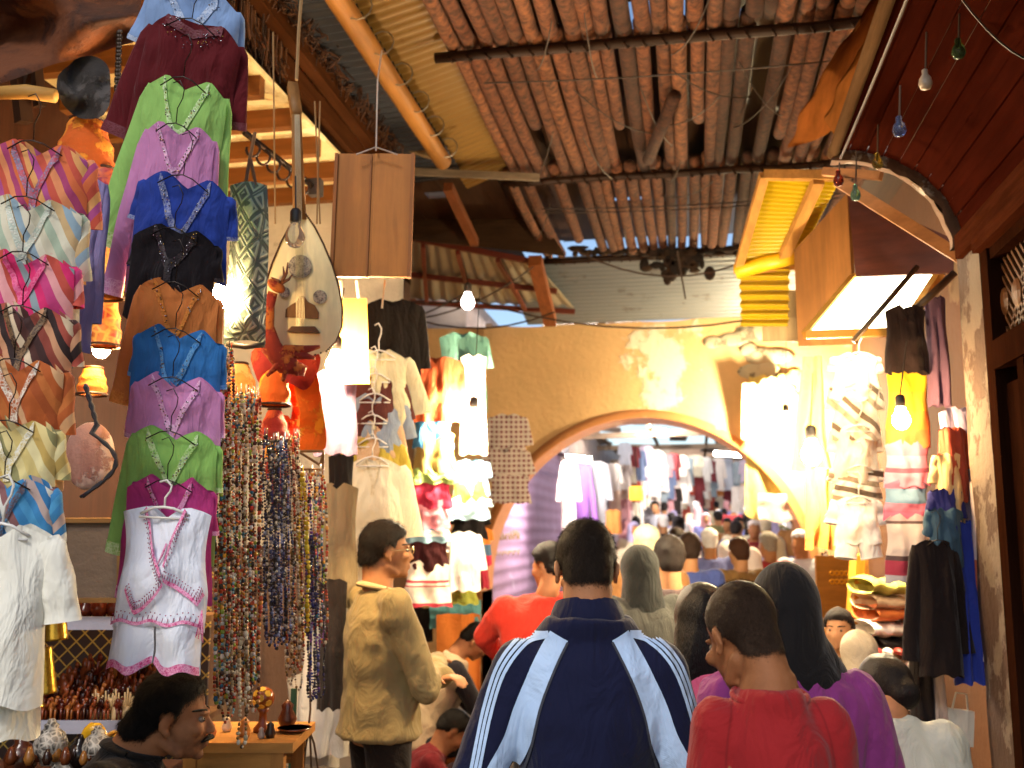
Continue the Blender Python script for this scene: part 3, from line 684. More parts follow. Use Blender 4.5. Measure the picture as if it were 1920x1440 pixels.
for i, (lb, cx, cy, sw, ln, ro, cc, th, sl, sp, nd) in enumerate(colA):
    garment(lb, cx, cy, sw, ln, 2.86 - .017 * i, cloth(cc), 'kaftan' if 'kaftan' in lb else 'tunic', roll=ro, nd=nd * .95, nw=.5, sl=sl, splay=sp, slope=.2,
            trim=embroid(cc, th), seq=SEQ, group=GA, hang='wire' if i else None, thick=.024, tilt=20, waist=.0, sr=.26, hook=.115, hlabel='bent dark wire hanger of the ' + lb, cuff=embroid(cc, th))
PK = embroid('#c02a74', '#e8a8c8', 150)
wt, ws = garment('white outfit of tunic and trousers edged in pink, lowest in the tall column', 316, 950, 166, 224, 2.66, cloth('#dfe3ee', .04), 'outfit', roll=3, nd=.62, nw=.42, sl=(0, .0), slope=.08,
        hem=None, group=GA, hang='plastic', hlabel='pale plastic hanger of the white outfit edged in pink', tilt=3, folds=2, flare=.06, thick=.05, hook=.07)
b = MB()
for i in range(2):
    s0, s1 = ((-.95, -.02), (.02, .95))[i]
    b.grid(lambda u, v: ws(s0 + (s1 - s0) * u, .9 + .46 * v, -1, -.012 + .02 * math.sin(math.pi * u)), 14, 8); b.grid(lambda u, v: ws(s1 + (s0 - s1) * u, .9 + .46 * v, 1, -.012), 14, 6)
b.build('trousers', cloth('#dfe3ee', .04), wt, False, True)
b = MB()
for s0, s1 in ((-.95, -.02), (.02, .95)): b.grid(lambda u, v: ws(s0 + (s1 - s0) * u, 1.29 + .07 * v, -1, -.007 + .02 * math.sin(math.pi * u)), 14, 2)
b.build('trouser_hem', PK, wt, False, True)
# crossed sleeves laid over the front, edged in pink
def diag(pts, wdt, m_, nm, off=.012):
    B = MB(); n = 24
    def f(u, v):
        t = u * (len(pts) - 1); i = min(int(t), len(pts) - 2); a = Vector((*pts[i], 0)).lerp(Vector((*pts[i + 1], 0)), t - i); dd = (Vector((*pts[i + 1], 0)) - Vector((*pts[i], 0)))
        nn = Vector((-dd.y, dd.x, 0)).normalized() * wdt * (v - .5); q = a + nn; return ws(q.x, q.y, -1, off)
    B.grid(f, n, 3); B.build(nm, m_, wt, False, True)
def edged(pts, side, w_=.045):
    """embroidered band: two cords, a filled strip between and little spurs with dots along one side"""
    diag(pts, w_, PK, 'trim'); n = 9 * (len(pts) - 1); B = MB()
    for i in range(n + 1):
        t = min(i / n * (len(pts) - 1), len(pts) - 1.001); k = int(t); a = Vector(pts[k]).lerp(Vector(pts[k + 1]), t - k); dd = (Vector(pts[k + 1]) - Vector(pts[k])).normalized(); nn = Vector((-dd.y, dd.x)) * side
        q0 = a + nn * w_ * .5; q1 = a + nn * (w_ * .5 + .035) + dd * .012
        if i % 2 == 0: B.tube([ws(q0.x, max(0, q0.y), -1, .012), ws(q1.x, max(0, q1.y), -1, .012)], .0012, 4)
        else: q2 = a + nn * (w_ * .5 + .06); B.ell(ws(q2.x, max(0, q2.y), -1, .011), .0019, None, 6, 4)
    B.build('spur', PKD, wt, False, True)
PKD = plain('#8a2a58', .6)
edged([(-.45, .01), (-.34, .16), (-.2, .31), (-.02, .43), (.14, .53)], 1, .05)
edged([(.47, .01), (.42, .12), (.34, .24), (.2, .45)], -1, .05)
edged([(-.62, .68), (-.5, .80), (-.42, .86), (-.25, .83), (-.05, .75), (.18, .60)], -1, .04)
edged([(.2, .56), (.4, .63), (.62, .71), (.86, .77), (.97, .66)], -1, .04)
edged([(-.97, .955), (-.5, .95), (0, .945), (.5, .94), (.97, .935)], -1, .03)
b = MB(); p = ws(-.02, .33, -1, .012); b.tube([p + Vector((-.02, 0, .03)), p + Vector((-.012, -.004, 0)), p + Vector((0, -.004, -.03)), p + Vector((.012, -.004, 0)), p + Vector((.02, 0, .03))], .003, 6)
b.build('cord_bow', PK, wt, False, True); b = MB()
for i in range(9): q = ws(.96, .80, -1, .01); b.tube([q, q + Vector((.01 * math.sin(i), -.004, -.05 - .004 * i))], .0015, 4)
b.build('tassel', PK, wt, False, True)

# the striped kaftans at the very left
GB = 'striped kaftans hung at the edge of the stall'
sA = ('#c8503a', '#e08a5a', '#a83a6a', '#d86a3a', '#c8503a', '#e0a060', '#b04a8a'); sB = ('#cfc9b0', '#a8b8a0', '#d8d2ba', '#c8a878', '#8fa8b8', '#dcd6c0'); sC = ('#d8206a', '#c83a7a', '#e8a0a0', '#c04a3a', '#d8206a', '#8a9aa0'); sD = ('#3a1a16', '#8a3a2a', '#c8906a', '#2a1210', '#a84a3a', '#d8c0a0', '#4a2018')
sE = ('#b5581c', '#a84e18', '#c06a2a', '#b5581c', '#d8a878', '#b5581c'); sF = ('#d8c27a', '#e6d8a0', '#c8a85a', '#e0cc8a', '#8f8a5a', '#dccb8c'); sG = ('#3a88c0', '#4a9acc', '#3a88c0', '#c0a8a0', '#2f78b0', '#d8d8d0', '#8a5a5a')
for lb, cx, cy, sw, ln, cols, sl, sp, tr, d in (
    ('coral striped kaftan at the top of the edge column', 75, 265, 190, 260, sA, (.5, .62), (10, 14), ('#8a8aa8', '#c84a5a'), 2.45),
    ('cream striped kaftan with pale collar under the coral one', 62, 368, 185, 250, sB, (.5, .62), (10, 10), ('#dcd8c8', '#b8c8b8'), 2.43),
    ('hot pink striped kaftan under the cream striped one', 55, 470, 170, 210, sC, (.4, .45), (10, 14), ('#d8206a', '#e86a9a'), 2.41),
    ('dark maroon kaftan with diagonal stripes under the hot pink one', 55, 570, 170, 220, sD, (.4, .5), (10, 12), ('#2a1210', '#8a6a4a'), 2.39),
    ('rust orange kaftan with white knotwork under the maroon one', 40, 668, 170, 250, sE, (.5, .6), (10, 10), ('#b5581c', '#efe6d4'), 2.37),
    ('pale yellow striped kaftan between the rust orange and the blue one', 30, 782, 160, 240, sF, (.5, .5), (10, 14), ('#d8c27a', '#f4f0e0'), 2.35),
    ('blue striped kaftan above the white outfit at the edge', 22, 888, 165, 240, sG, (.5, .55), (10, 12), ('#3a78a0', '#6a4a4a'), 2.33)):
    garment(lb, cx, cy, sw, ln, d, stripes(cols, 28, 9), 'kaftan', roll=8, neck='v', nd=.4, nw=.42, sl=[q * .8 for q in sl], splay=[q * .5 for q in sp], waist=0, trim=embroid(*tr), group=GB, tilt=19, hang='wire', hlabel='wire hanger of the ' + lb, sleeve_m=stripes(cols, -32, 9), thick=.04, sr=.32)
garment('white kaftan at the bottom of the edge column above cream trousers', 18, 980, 175, 330, 2.3, cloth('#e6e2d2', .05), 'kaftan', roll=4, nd=.2, sl=(.5, .5), splay=(10, 20), tilt=3, thick=.07, group=GB, sr=.36, hang='plastic', hlabel='pale hanger of the white kaftan at the edge')
garment('cream trousers hung below the white kaftan', 10, 1190, 120, 185, 2.33, cloth('#e0dcca', .06), 'trousers', neck='round', nd=.02, sl=(0, 0), tilt=2, thick=.08, group=GB, flare=.1)
garment('lavender robe hanging behind the striped kaftans', 155, 330, 90, 330, 2.75, cloth('#8a80b0'), 'robe', roll=4, sl=(.0, .8), splay=(5, 2), nd=.2, tilt=4)

# second column: shirts and the long cream kaftan
GC = 'shirts hung over the beige man'
for lb, cx, cy, sw, ln, cc, cat, sl, sp in (
    ('cream jacket topmost above the beige man', 712, 655, 110, 150, '#d8cfa0', 'jacket', (.4, .75), (20, 22)),
    ('dark maroon shirt under the cream jacket', 705, 698, 100, 140, '#5a2a22', 'shirt', (.5, .55), (14, 16)),
    ('grey blue shirt under the maroon one', 704, 735, 105, 150, '#8a98a8', 'shirt', (.5, .5), (14, 16)),
    ('beige shirt with brown collar above the mustard one', 700, 775, 98, 140, '#c8a47a', 'shirt', (.3, .7), (10, 8)),
    ('mustard yellow shirt above the long cream kaftan', 700, 818, 105, 130, '#b8a020', 'shirt', (.4, .5), (18, 16))):
    garment(lb, cx, cy, sw, ln, 4.9, cloth(cc), cat, nd=.28, nw=.3, sl=sl, splay=sp, group=GC, hang='plastic', hlabel='white plastic hanger of the ' + lb, tilt=16, slope=.22, thick=.05, hook=.13)
garment('long cream kaftan with full sleeves beside the beige man', 700, 856, 112, 180, 4.85, cloth('#dfd2b0', .07), 'kaftan', nd=.3, nw=.24, neck='round', sl=(.95, .75), splay=(20, 14), trim=embroid('#dfd2b0', '#c0b08a'), group=GC, hang='plastic', hlabel='white plastic hanger of the long cream kaftan', tilt=3, slope=.2, sr=.4)
garment('cream trousers below the long cream kaftan', 680, 1000, 62, 100, 4.95, cloth('#d8ccb0', .08), 'trousers', neck='round', nd=.02, sl=(0, 0), tilt=0)
# third column
for lb, cx, cy, sw, ln, m, cat, sl, tl in (
    ('terracotta orange tee shirt right of the cream jacket', 818, 668, 92, 125, cloth('#c0521c'), 'shirt', (.55, .75), 8),
    ('bright blue shorts under the terracotta tee shirt', 812, 780, 72, 60, cloth('#3a80b8'), 'shorts', (0, 0), 12),
    ('khaki tunic under the blue shorts', 815, 806, 76, 80, cloth('#a8904a'), 'tunic', (0, 0), 12),
    ('pale green shorts under the khaki tunic', 814, 872, 84, 34, cloth('#9ab860'), 'shorts', (0, 0), 12),
    ('crimson skirt under the pale green shorts', 806, 893, 78, 60, cloth('#b01c44'), 'skirt', (0, 0), 12),
    ('rose pink skirt under the crimson one', 804, 932, 74, 60, cloth('#d08090'), 'skirt', (0, 0), 12),
    ('skirt knitted in blue and white bands', 804, 966, 80, 50, hbands(((0, '#c87a90'), (.03, '#e8e4dc'), (.06, '#4a7a9a'), (.085, '#e8e4dc'), (.12, '#7aa0b0')), 1), 'skirt', (0, 0), 12),
    ('dark maroon trousers above the red edged white skirt', 804, 1004, 72, 66, cloth('#3a0e12'), 'trousers', (0, 0), 12),
    ('white skirt with red bands right of the beige man', 802, 1050, 86, 86, hbands(((0, '#e6dccc'), (.115, '#c83a4a'), (.13, '#e6dccc'), (.145, '#c83a4a'), (.155, '#e6dccc'), (.25, '#c83a4a')), 1), 'skirt', (0, 0), 5)):
    garment(lb, cx, cy, sw, ln, 6.0, m, cat, nd=.15, sl=sl, splay=(12, 6), group='clothes hung behind the beige man', tilt=tl, slope=.12, detail=(18, 14))
for lb, cx, cy, sw, ln, m, cat, sl, d in (
    ('teal shirt high up beside the white blown lamp', 868, 622, 84, 150, cloth('#6aa898'), 'shirt', (.0, .4), 6.3),
    ('white shirt glowing around the lamp', 888, 664, 48, 190, cloth('#e8e4da'), 'shirt', (0, 0), 6.2),
    ('sky blue shirt under the lamp', 884, 860, 62, 70, cloth('#7ab0d8'), 'shirt', (.4, .4), 6.2),
    ('amber yellow scarf under the sky blue shirt', 882, 898, 64, 45, cloth('#d89a20'), 'scarf', (0, 0), 6.18),
    ('pale blue shirt under the amber scarf', 878, 928, 78, 46, cloth('#9cc8dc'), 'shirt', (.5, .3), 6.16),
    ('black blouse above the white outfit near the shutter', 880, 960, 66, 50, cloth('#1c181a'), 'blouse', (.3, .3), 6.3),
    ('white outfit hung left of the purple shutter', 870, 996, 58, 112, cloth('#e4e2dc', .05), 'outfit', (.3, .6), 6.1),
    ('orange and blue child outfit beside the white one', 908, 990, 26, 70, hbands(((0, '#d87a2a'), (.1, '#4a6a8a'), (.17, '#c02a4a')), 1), 'outfit', (.3, .3), 6.4),
    ('crimson trousers below the orange and blue outfit', 902, 1052, 30, 50, cloth('#b0243e'), 'trousers', (0, 0), 6.4),
    ('olive green shorts below the white outfit', 866, 1098, 60, 34, cloth('#98a030'), 'shorts', (0, 0), 6.2)):
    garment(lb, cx, cy, sw, ln, d, m, cat, nd=.18, sl=sl, splay=(14, 12), group='clothes hung near the shutter lamp', tilt=6, slope=.14, detail=(18, 14))
PL = plaid('#c0b4a8', '#7a2a3c', '#cfc4b8', 24)
garment('white and maroon plaid shirt hung on the arch wall', 952, 775, 66, 90, 8.6, PL, 'shirt', nd=.2, sl=(.6, .6), splay=(14, 14), tilt=8, group='plaid clothes on the arch wall', detail=(18, 14))
garment('plaid child shirt under the plaid shirt on the arch wall', 948, 838, 80, 64, 8.5, PL, 'shirt', nd=.2, sl=(.7, .7), splay=(18, 18), tilt=8, group='plaid clothes on the arch wall', detail=(18, 14))
garment('plaid skirt lowest on the arch wall', 955, 888, 76, 56, 8.45, PL, 'skirt', nd=.05, sl=(0, 0), tilt=6, group='plaid clothes on the arch wall', detail=(18, 14))
# dark clothes behind the boards and long robes at the front
for lb, cx, cy, sw, ln, cc, d, sl, cat in (
    ('black coat hung in shadow under the roof behind the cream jacket', 735, 560, 110, 170, '#16100e', 5.6, (.7, .7), 'coat'),
    ('purple grey tunic hanging beside the orange leather lamps', 632, 690, 78, 165, '#6a5a78', 4.2, (0, 0), 'tunic'),
    ('dark green scarf beside the grey blue shirt', 668, 740, 40, 90, '#2f5a48', 5.0, (0, 0), 'scarf'),
    ('black trousers below the purple grey tunic', 640, 850, 48, 160, '#18120f', 4.5, (0, 0), 'trousers'),
    ('olive beige jacket hanging behind the blue necklaces', 632, 905, 80, 230, '#8a7a58', 4.45, (.0, .0), 'jacket'),
    ('dark charcoal coat hanging low beside the beige man', 626, 1085, 52, 240, '#241c1a', 4.3, (.0, .0), 'coat'),
    ('white robe hanging behind the blue bead strands', 612, 1130, 90, 280, '#c8c0b4', 4.5, (0, 0), 'robe'),
    ('pale grey robe behind the dark charcoal coat', 588, 1260, 100, 170, '#b8b0a4', 4.55, (0, 0), 'robe')):
    garment(lb, cx, cy, sw, ln, d, cloth(cc), cat, nd=.15, sl=sl, splay=(6, 6), tilt=2, flare=.05, group='robes behind the necklaces', detail=(18, 14))
# right hand clothes
GR = 'white clothes under the lit panel'
for lb, cx, cy, sw, ln, m, cat, sl in (
    ('white blouse topmost below the lit panel', 1606, 660, 86, 90, cloth('#e8e0d0', .05), 'blouse', (.3, .3)),
    ('white tee shirt printed with grey strokes below the topmost blouse', 1606, 715, 88, 110, stripes(('#e0d8c4', '#6a5a48', '#e0d8c4', '#e4dcc8', '#a89880'), 50, 8), 'shirt', (.4, .4)),
    ('cream blouse with button loops in the middle of the white clothes', 1606, 795, 84, 110, cloth('#e6dcc2', .06), 'blouse', (.4, .4)),
    ('white patterned top above the white shorts outfit', 1608, 870, 90, 70, stripes(('#e6dcc8', '#8a7a60', '#e6dcc8', '#5a4c3c'), 80, 10), 'top', (.3, .3))):
    garment(lb, cx, cy, sw, ln, 4.7, m, cat, nd=.25, sl=sl, splay=(10, 10), group=GR, tilt=12, hang='plastic', hlabel='white hanger of the ' + lb)
garment('white shorts outfit lowest below the lit panel', 1606, 930, 84, 90, 4.6, cloth('#ece6da', .04), 'outfit', nd=.12, neck='round', sl=(.5, .5), splay=(22, 22), group=GR, tilt=3, legs=26, hang='plastic', hlabel='white hanger of the white shorts outfit')
GS = 'clothes hung beside the pillar'
for lb, cx, cy, sw, ln, m, cat, sl, d, tl in (
    ('black sleeveless top under the metal rails', 1697, 572, 78, 130, cloth('#1a0a0a'), 'top', (0, 0), 4.2, 4),
    ('dusky violet scarf between the black top and the pillar', 1752, 555, 40, 210, cloth('#5a4058'), 'scarf', (0, 0), 4.25, 2),
    ('yellow to orange shaded tunic beside the bright bulb', 1700, 690, 78, 150, hbands(((0, '#b8980a'), (.1, '#c8861a'), (.18, '#cc6a20'), (.26, '#c85a2a')), 1), 'tunic', (0, 0), 4.24, 5),
    ('rose pink tiered skirt under the yellow and orange tunic', 1702, 822, 84, 90, hbands(((0, '#c8607a'), (.07, '#d87a94'), (.12, '#8a4058'), (.14, '#d87a94')), 1), 'skirt', (0, 0), 4.2, 9),
    ('blue and mauve banded skirt under the pink tiered one', 1700, 896, 80, 80, hbands(((0, '#8a5a78'), (.04, '#5a7a98'), (.1, '#c06a84'), (.13, '#b85a78')), 1), 'skirt', (0, 0), 4.18, 9),
    ('grey ribbed dress with crimson hem under the banded skirt', 1698, 962, 80, 128, hbands(((0, '#9a8a90'), (.03, '#4a3a3e'), (.04, '#a8a0a0'), (.17, '#3a2a30'), (.19, '#7a1a38'), (.25, '#8a8a98')), 1), 'dress', (0, 0), 4.14, 3),
    ('lilac grey robe hanging on the pillar', 1800, 762, 80, 320, cloth('#8a80a0'), 'robe', (.0, .7), 4.0, 2),
    ('brick red shirt inside the lilac robe', 1785, 800, 52, 140, cloth('#a03c20'), 'shirt', (0, .5), 3.93, 6),
    ('cream shirt under the brick red one', 1780, 848, 50, 130, cloth('#cfae74'), 'shirt', (.4, .0), 3.9, 8),
    ('royal blue shirt beside the pillar under the cream shirt', 1776, 914, 56, 130, cloth('#2a2c70'), 'shirt', (.4, .4), 3.87, 8),
    ('slate blue shirt above the black coat', 1772, 950, 58, 110, cloth('#2f5068'), 'shirt', (.4, .2), 3.84, 8),
    ('long royal blue robe behind the black coat', 1803, 975, 54, 300, cloth('#1c2f88'), 'robe', (0, 0), 3.86, 1),
    ('long white and rust striped scarf hanging near the shopfront', 1832, 900, 28, 330, hbands(((0, '#c8b8b0'), (.3, '#a85a3a'), (.5, '#c8c4c0')), 1), 'scarf', (0, 0), 3.84, 1),
    ('long black coat on a brass hanger beside the pillar', 1752, 1012, 76, 250, cloth('#160b0a'), 'coat', (.85, .8), 3.8, 1),
    ('black brown trousers hanging left of the black coat', 1722, 1085, 50, 270, cloth('#120a0c'), 'trousers', (0, 0), 3.95, 1),
    ('narrow pale trousers low beside the pillar', 1752, 1236, 36, 190, cloth('#a89488'), 'trousers', (0, 0), 3.9, 1)):
    garment(lb, cx, cy, sw, ln, d, m, cat, nd=.2, sl=sl, splay=(8, 8), group=GS, tilt=tl, slope=.16, thick=.05, flare=.08, detail=(18, 18), sr=.38,
            hang='wire' if 'brass' in lb else None, hlabel='brass coloured hanger of the long black coat')
b = MB(); b.outline([(-.05, 0), (.05, .0), (.055, -.13), (-.055, -.14)], .03); b.tube([(-.03, 0, 0), (-.02, 0, .06), (.02, 0, .06), (.03, 0, 0)], .004, 6)
o = b.build('carrier_bag', cloth('#b8b4aa', .05), None, False); o.location = W(1800, 1330, 3.85); o.rotation_euler = (0, R(8), YAW); tag(o, 'small off white carrier bag hanging low beside the pillar', 'bag')

# yellow cloth blown out by the lamps
def drape(label, x0, x1, y0, y1, d, m, cat='cloth', name='hanging_cloth', amp=.04, n=5, group=None, taper=0, wav=4):
    sd_ = rng.random() * 9; b = MB()
    def f(u, v, o=0):
        uu = .5 + (u - .5) * (1 - taper * (1 - v)); p = W(x0 + (x1 - x0) * uu, y0 + (y1 - y0) * v + wav * (.3 + .7 * v) * math.sin(u * 5 + sd_) + wav * .6 * nz(u * 5, v, sd_), d)
        return p + FW * (amp * math.sin(u * n * 6.28 + sd_ + 2 * nz(u * 2, v * 2, sd_)) * (.3 + .7 * v) + .05 * nz(u * 2, v * 2, sd_) + o)
    b.grid(f, max(12, n * 8), 14); b.grid(lambda u, v: f(1 - u, v, .006), max(12, n * 8), 14)
    return tag(b.build(name, m, center=True, smooth=True), label, cat, group)
YC = cloth('#e0c030', .1)
drape('wide pale yellow cloth lit up by the added bulb at the right of the arch', 1398, 1515, 704, 950, 10.75, cloth('#e6d070', .12), n=3, amp=.04, taper=.12, wav=22)
drape('short cream cloth thrown over the top of the lit yellow cloth', 1392, 1462, 716, 800, 10.6, cloth('#e6d8a8', .08), n=2, amp=.05, wav=26)
drape('yellow cloth hanging beside the white printed tee shirt', 1488, 1562, 668, 880, 5.6, cloth('#d8b440', .1), n=2, taper=.5)
drape('deep yellow cloth hanging under the bulb beside the white outfit', 1512, 1566, 880, 1030, 5.3, cloth('#c07a10', .1), n=2)
drape('pale cloth spread below the lit yellow cloth', 1420, 1505, 925, 975, 10.6, cloth('#e0c8bc', .08), n=2)
drape('turquoise cloth hung behind the seated man', 806, 902, 1126, 1180, 6.9, cloth('#5aa0a8'), n=2, amp=.02)
drape('orange cloth panel hung behind the seated man', 818, 900, 1152, 1300, 6.85, cloth('#e07a10'), n=2, amp=.02)
drape('dark cloth bundle left of the orange panel', 770, 812, 1140, 1200, 7.0, cloth('#1a1412'), n=1, amp=.02)

# ------------------------------------------------------------------ boards, brocade, lute, leather lamps
root = thing('hanging_board', 'varnished brown wooden board hung on wire under the log beam', 'board', W(700, 523, 3.6))
M = Euler((0, R(1), YAW)).to_matrix(); b = MB(); s = 3.6 / F
for i in range(2): b.box(W(626 + 36.5 + i * 73, 404, 3.6), (73 * s - .0006, .022, 238 * s), M)
b.build('panel', wood('#a0642a', .65, 3, 2, .5), root)
b = MB(); e = -.02 * FW
b.tube([W(705, 283, 3.6), W(708, 150, 3.7), W(716, 95, 4.2)], .003, 5); b.tube([W(668, 290, 3.58), W(705, 276, 3.58), W(745, 290, 3.58)], .003, 5); b.build('wire', plain('#b8a898', .4, .5), root)
b = MB(); b.box(W(692, 404, 3.585), (.006, .01, 238 * s), M); b.box(W(627, 404, 3.592), (.012, .028, 240 * s), M); b.box(W(771, 404, 3.592), (.012, .028, 240 * s), M); b.build('edge_strip', wood('#8a5426', .6, 3, 2, .5), root)
M = Euler((0, R(-3), YAW + .25)).to_matrix(); s = 4.05 / F; b = MB(); b.box(W(662, 640, 4.1), (56 * s, .025, 165 * s), M)
tag(b.build('lamp_board', wood('#c89a4a', .6, 3, 2), center=True), 'honey coloured board lit by the bare bulb beside it', 'board')
b = MB(); b.tube([W(642, 560, 4.05), W(638, 525, 4.0)], .006, 6); b.tube([W(672, 558, 4.05), W(668, 525, 4.0)], .006, 6); b.tube([W(722, 525, 3.65), W(716, 578, 3.65)], .004, 6)
tag(b.build('cord_bunch', plain('#d8c8a8'), center=True), 'pale cords dangling under the varnished board', 'cords')
@memo
def brocade():
    t = NT('brocade'); v = t.coord((24, 24, 17), (0, R(38), 0)); w = t.n('TexVoronoi', distance='CHEBYCHEV'); w.inputs['Randomness'].default_value = .15; w.inputs['Scale'].default_value = 1; t.l(v, w.inputs['Vector'])
    wv = t.n('Math', operation='SINE'); m = t.n('Math', operation='MULTIPLY'); t.l(w.outputs[0], m.inputs[0]); m.inputs[1].default_value = 24; t.l(m.outputs[0], wv.inputs[0])
    n = t.n('Math', operation='ADD'); t.l(wv.outputs[0], n.inputs[0]); t.l(t.noise(t.coord(), 60, 3), n.inputs[1])
    t.base(t.ramp(n.outputs[0], [(.35, lin('#3f4f49')), (.6, lin('#8f9c8c'))])); t.set(Roughness=.45, Sheen_Weight=.3); t.bump(n.outputs[0], .4, .004); return t.m
root = thing('brocade_cushion', 'long grey green brocade bolster hanging beside the tall column', 'cushion', W(462, 648, 3.15))
b = MB(); s = 3.15 / F
b.grid(lambda u, v: W(431 + 70 * u + 3 * math.sin(v * 5) - 14 * v * (u < .5) * .6, 348 + 8 * math.sin(3.14 * u) * -1 + 298 * v, 3.15 - .035 * math.sin(math.pi * min(1, max(0, u))) * min(1, 8 * v, 8 * (1 - v))), 12, 30)
b.grid(lambda u, v: W(501 - 70 * u + 3 * math.sin(v * 5) - 14 * v * (u > .5) * .6, 348 - 8 * math.sin(3.14 * u) + 298 * v, 3.15 + .035 * math.sin(math.pi * u)), 12, 30)
o = b.build('cover', brocade(), root, smooth=True)
b = MB(); b.tube([W(426, 645, 3.13), W(460, 650, 3.12), W(496, 646, 3.13)], .009, 8); b.build('piping', plain('#3a342c', .5), root, smooth=True)
b = MB(); b.tube([W(460, 348, 3.15), W(468, 300, 3.2), W(478, 250, 3.4)], .006, 6); b.tube([W(480, 348, 3.15), W(470, 300, 3.2)], .006, 6); b.build('strap', plain('#6a4a2c', .6), root)

root = thing('lute', 'pear shaped wooden lute with carved rosettes hanging below an unlit bulb', 'lute', W(566, 645, 3.5))
d = 3.5; b = MB(); half = [(0, 0), (.1, .02), (.22, .1), (.38, .26), (.55, .46), (.7, .62), (.82, .76), (.92, .93), (.98, 1.0), (1.0, .94)]
def hw(t):
    for i in range(len(prof) - 1):
        if prof[i][0] <= t <= prof[i + 1][0]: f = (t - prof[i][0]) / (prof[i + 1][0] - prof[i][0]); return prof[i][1] + (prof[i + 1][1] - prof[i][1]) * f
    return 0
prof = [(0, .1), (.08, .30), (.2, .52), (.35, .74), (.5, .9), (.65, .99), (.78, .98), (.88, .84), (.95, .6), (1, .05)]
YT, YB, CX, HWX = 402, 672, 566, 77
def lutef(u, v, o=0): t = v; return W(CX + (2 * u - 1) * HWX * hw(t), YT + (YB - YT) * t, d + o)
b.grid(lambda u, v: lutef(u, v), 16, 40); b.build('soundboard', wood('#e9d3a2', .85, 2, 2, .6, .05), root, smooth=True)
b = MB(); b.grid(lambda u, v: lutef(1 - u, v, .006 + .16 * math.sqrt(max(0, 1 - (2 * u - 1) ** 2)) * math.sin(math.pi * min(1, .08 + v * .9))), 16, 40); b.build('bowl', wood('#5a2c14', .5, 3, 2, .35), root, smooth=True)
b = MB()
for t in range(81):
    v = t / 80
    for sgn in (0, 1): p = lutef(sgn, v, -.004); b.ell(p, .004, None, 5, 4)
b.build('edging', plain('#3a1e10', .4), root)
rosem = embroid('#4a3c38', '#b8a890', 140)
for rx, ry, rr in ((563, 500, 22), (534, 548, 10), (600, 557, 13)):
    b = MB(); c = W(rx, ry, d - .004); q = rr * d / F; b.tube([c, c - FW * .004], [q, q], 24, True, RT); b.build('rosette', rosem, root)
b = MB(); pg = [(535, 595), (536, 580), (545, 572), (556, 566), (562, 556), (570, 555), (578, 566), (590, 572), (598, 586), (597, 598)]; poly(b, [W(x, y, d - .005) for x, y in pg[::-1]], .004); b.build('pick_guard', wood('#7a5230', .6, 3, 2), root)
b = MB(); poly(b, [W(x, y, d - .012) for x, y in ((538, 622), (548, 612), (590, 612), (600, 624))][::-1], .02); b.build('bridge', wood('#6a4a34', .6, 3, 0), root)
b = MB(); b.tube([W(562, 412, d), W(558, 300, d), W(556, 215, d)], [(.024, .016), (.02, .014), (.017, .013)], 10, True, RT); b.beam(W(556, 215, d), W(548, 160, d + .12), .035, .03)
b.build('neck', wood('#8a6238', .6, 3, 2, .5), root, smooth=True)
b = MB()
for i in range(6): b.tube([W(556 + 3 * i, 616, d - .02), W(553 + 1.6 * i, 215, d - .022)], .0012, 4)
b.build('string', plain('#c8b898', .3, .5), root)
b = MB(); b.tube([W(556, 150, 3.4), W(560, 60, 3.5), W(566, -20, 3.6)], .006, 6)
for x0, x1 in ((512, 516), (590, 600), (600, 594)): b.tube([W(x0, 60 if x0 < 580 else 190, 3.6), W(x1, 420, 3.55)], .003, 5)
tag(b.build('cord_bunch', plain('#8a6a40'), center=True), 'long cords hanging from the ceiling around the lute neck', 'cords')
def bulb(label, p, m, r=.03, name='light_bulb', sock=True, group=None, cord=None):
    root = thing(name, label, 'light bulb', p, (0, 0, 0), group)
    b = MB(); b.lathe([(.001, -r * 1.1), (r * .5, -r * .95), (r * .87, -r * .5), (r, 0), (r * .87, r * .5), (r * .6, r * 1.0), (r * .45, r * 1.5)], p, 20); b.build('glass', m, root, smooth=True)
    if sock:
        b = MB(); b.lathe([(r * .5, r * 1.45), (r * .55, r * 1.6), (r * .55, r * 2.6), (r * .35, r * 2.9)], p, 14); b.build('socket', plain('#2a2420', .5), root, smooth=True)
    if cord: b = MB(); b.tube([p + Vector((0, 0, r * 2.8)), cord], .003, 5); b.build('cord', plain('#2a2018'), root)
    return root
bulb('clear unlit bulb in front of the lute', W(553, 445, 3.25), glass('#e8e4d8'), .033, cord=W(554, 330, 3.3))

# leather goods: henna lamps, tassels and stag figure
HE = plaster('#c85a14', '#e88a24', .5, '#7a2a0a', 9, .62); HR = plaster('#8a1c14', '#a8401c', .55, '#4a0c08', 8, .6)
def skin_lamp(label, px, py, wpx, hpx, d, m, top=.4, group='leather lamp shades', flare=1.0):
    k = d / F; b = MB(); p = W(px, py, d); H = hpx * k; r = wpx * k / 2
    b.tube([p + Vector((0, 0, -H * t)) for t in [i / 10 for i in range(11)]], [r * (top + (flare - top) * math.sin(math.pi / 2 * min(1, t / 10 * 1.15))) * (1 + .06 * math.sin(t * 1.9)) for t in range(11)], 14, False)
    root = thing('leather_lamp_shade', label, 'lamp shade', p, (0, 0, 0), group); b.build('shade', m, root, smooth=True)
    b = MB()
    for zz, q in ((0, top), (-H, flare)):
        b = MB(); b.tube([p + Vector((r * q * 1.02 * math.cos(a), r * q * 1.02 * math.sin(a), zz)) for a in [i * math.pi / 8 for i in range(17)]], .005, 6)
        b.build('rim', plain('#3a2014', .5), root)
    return root
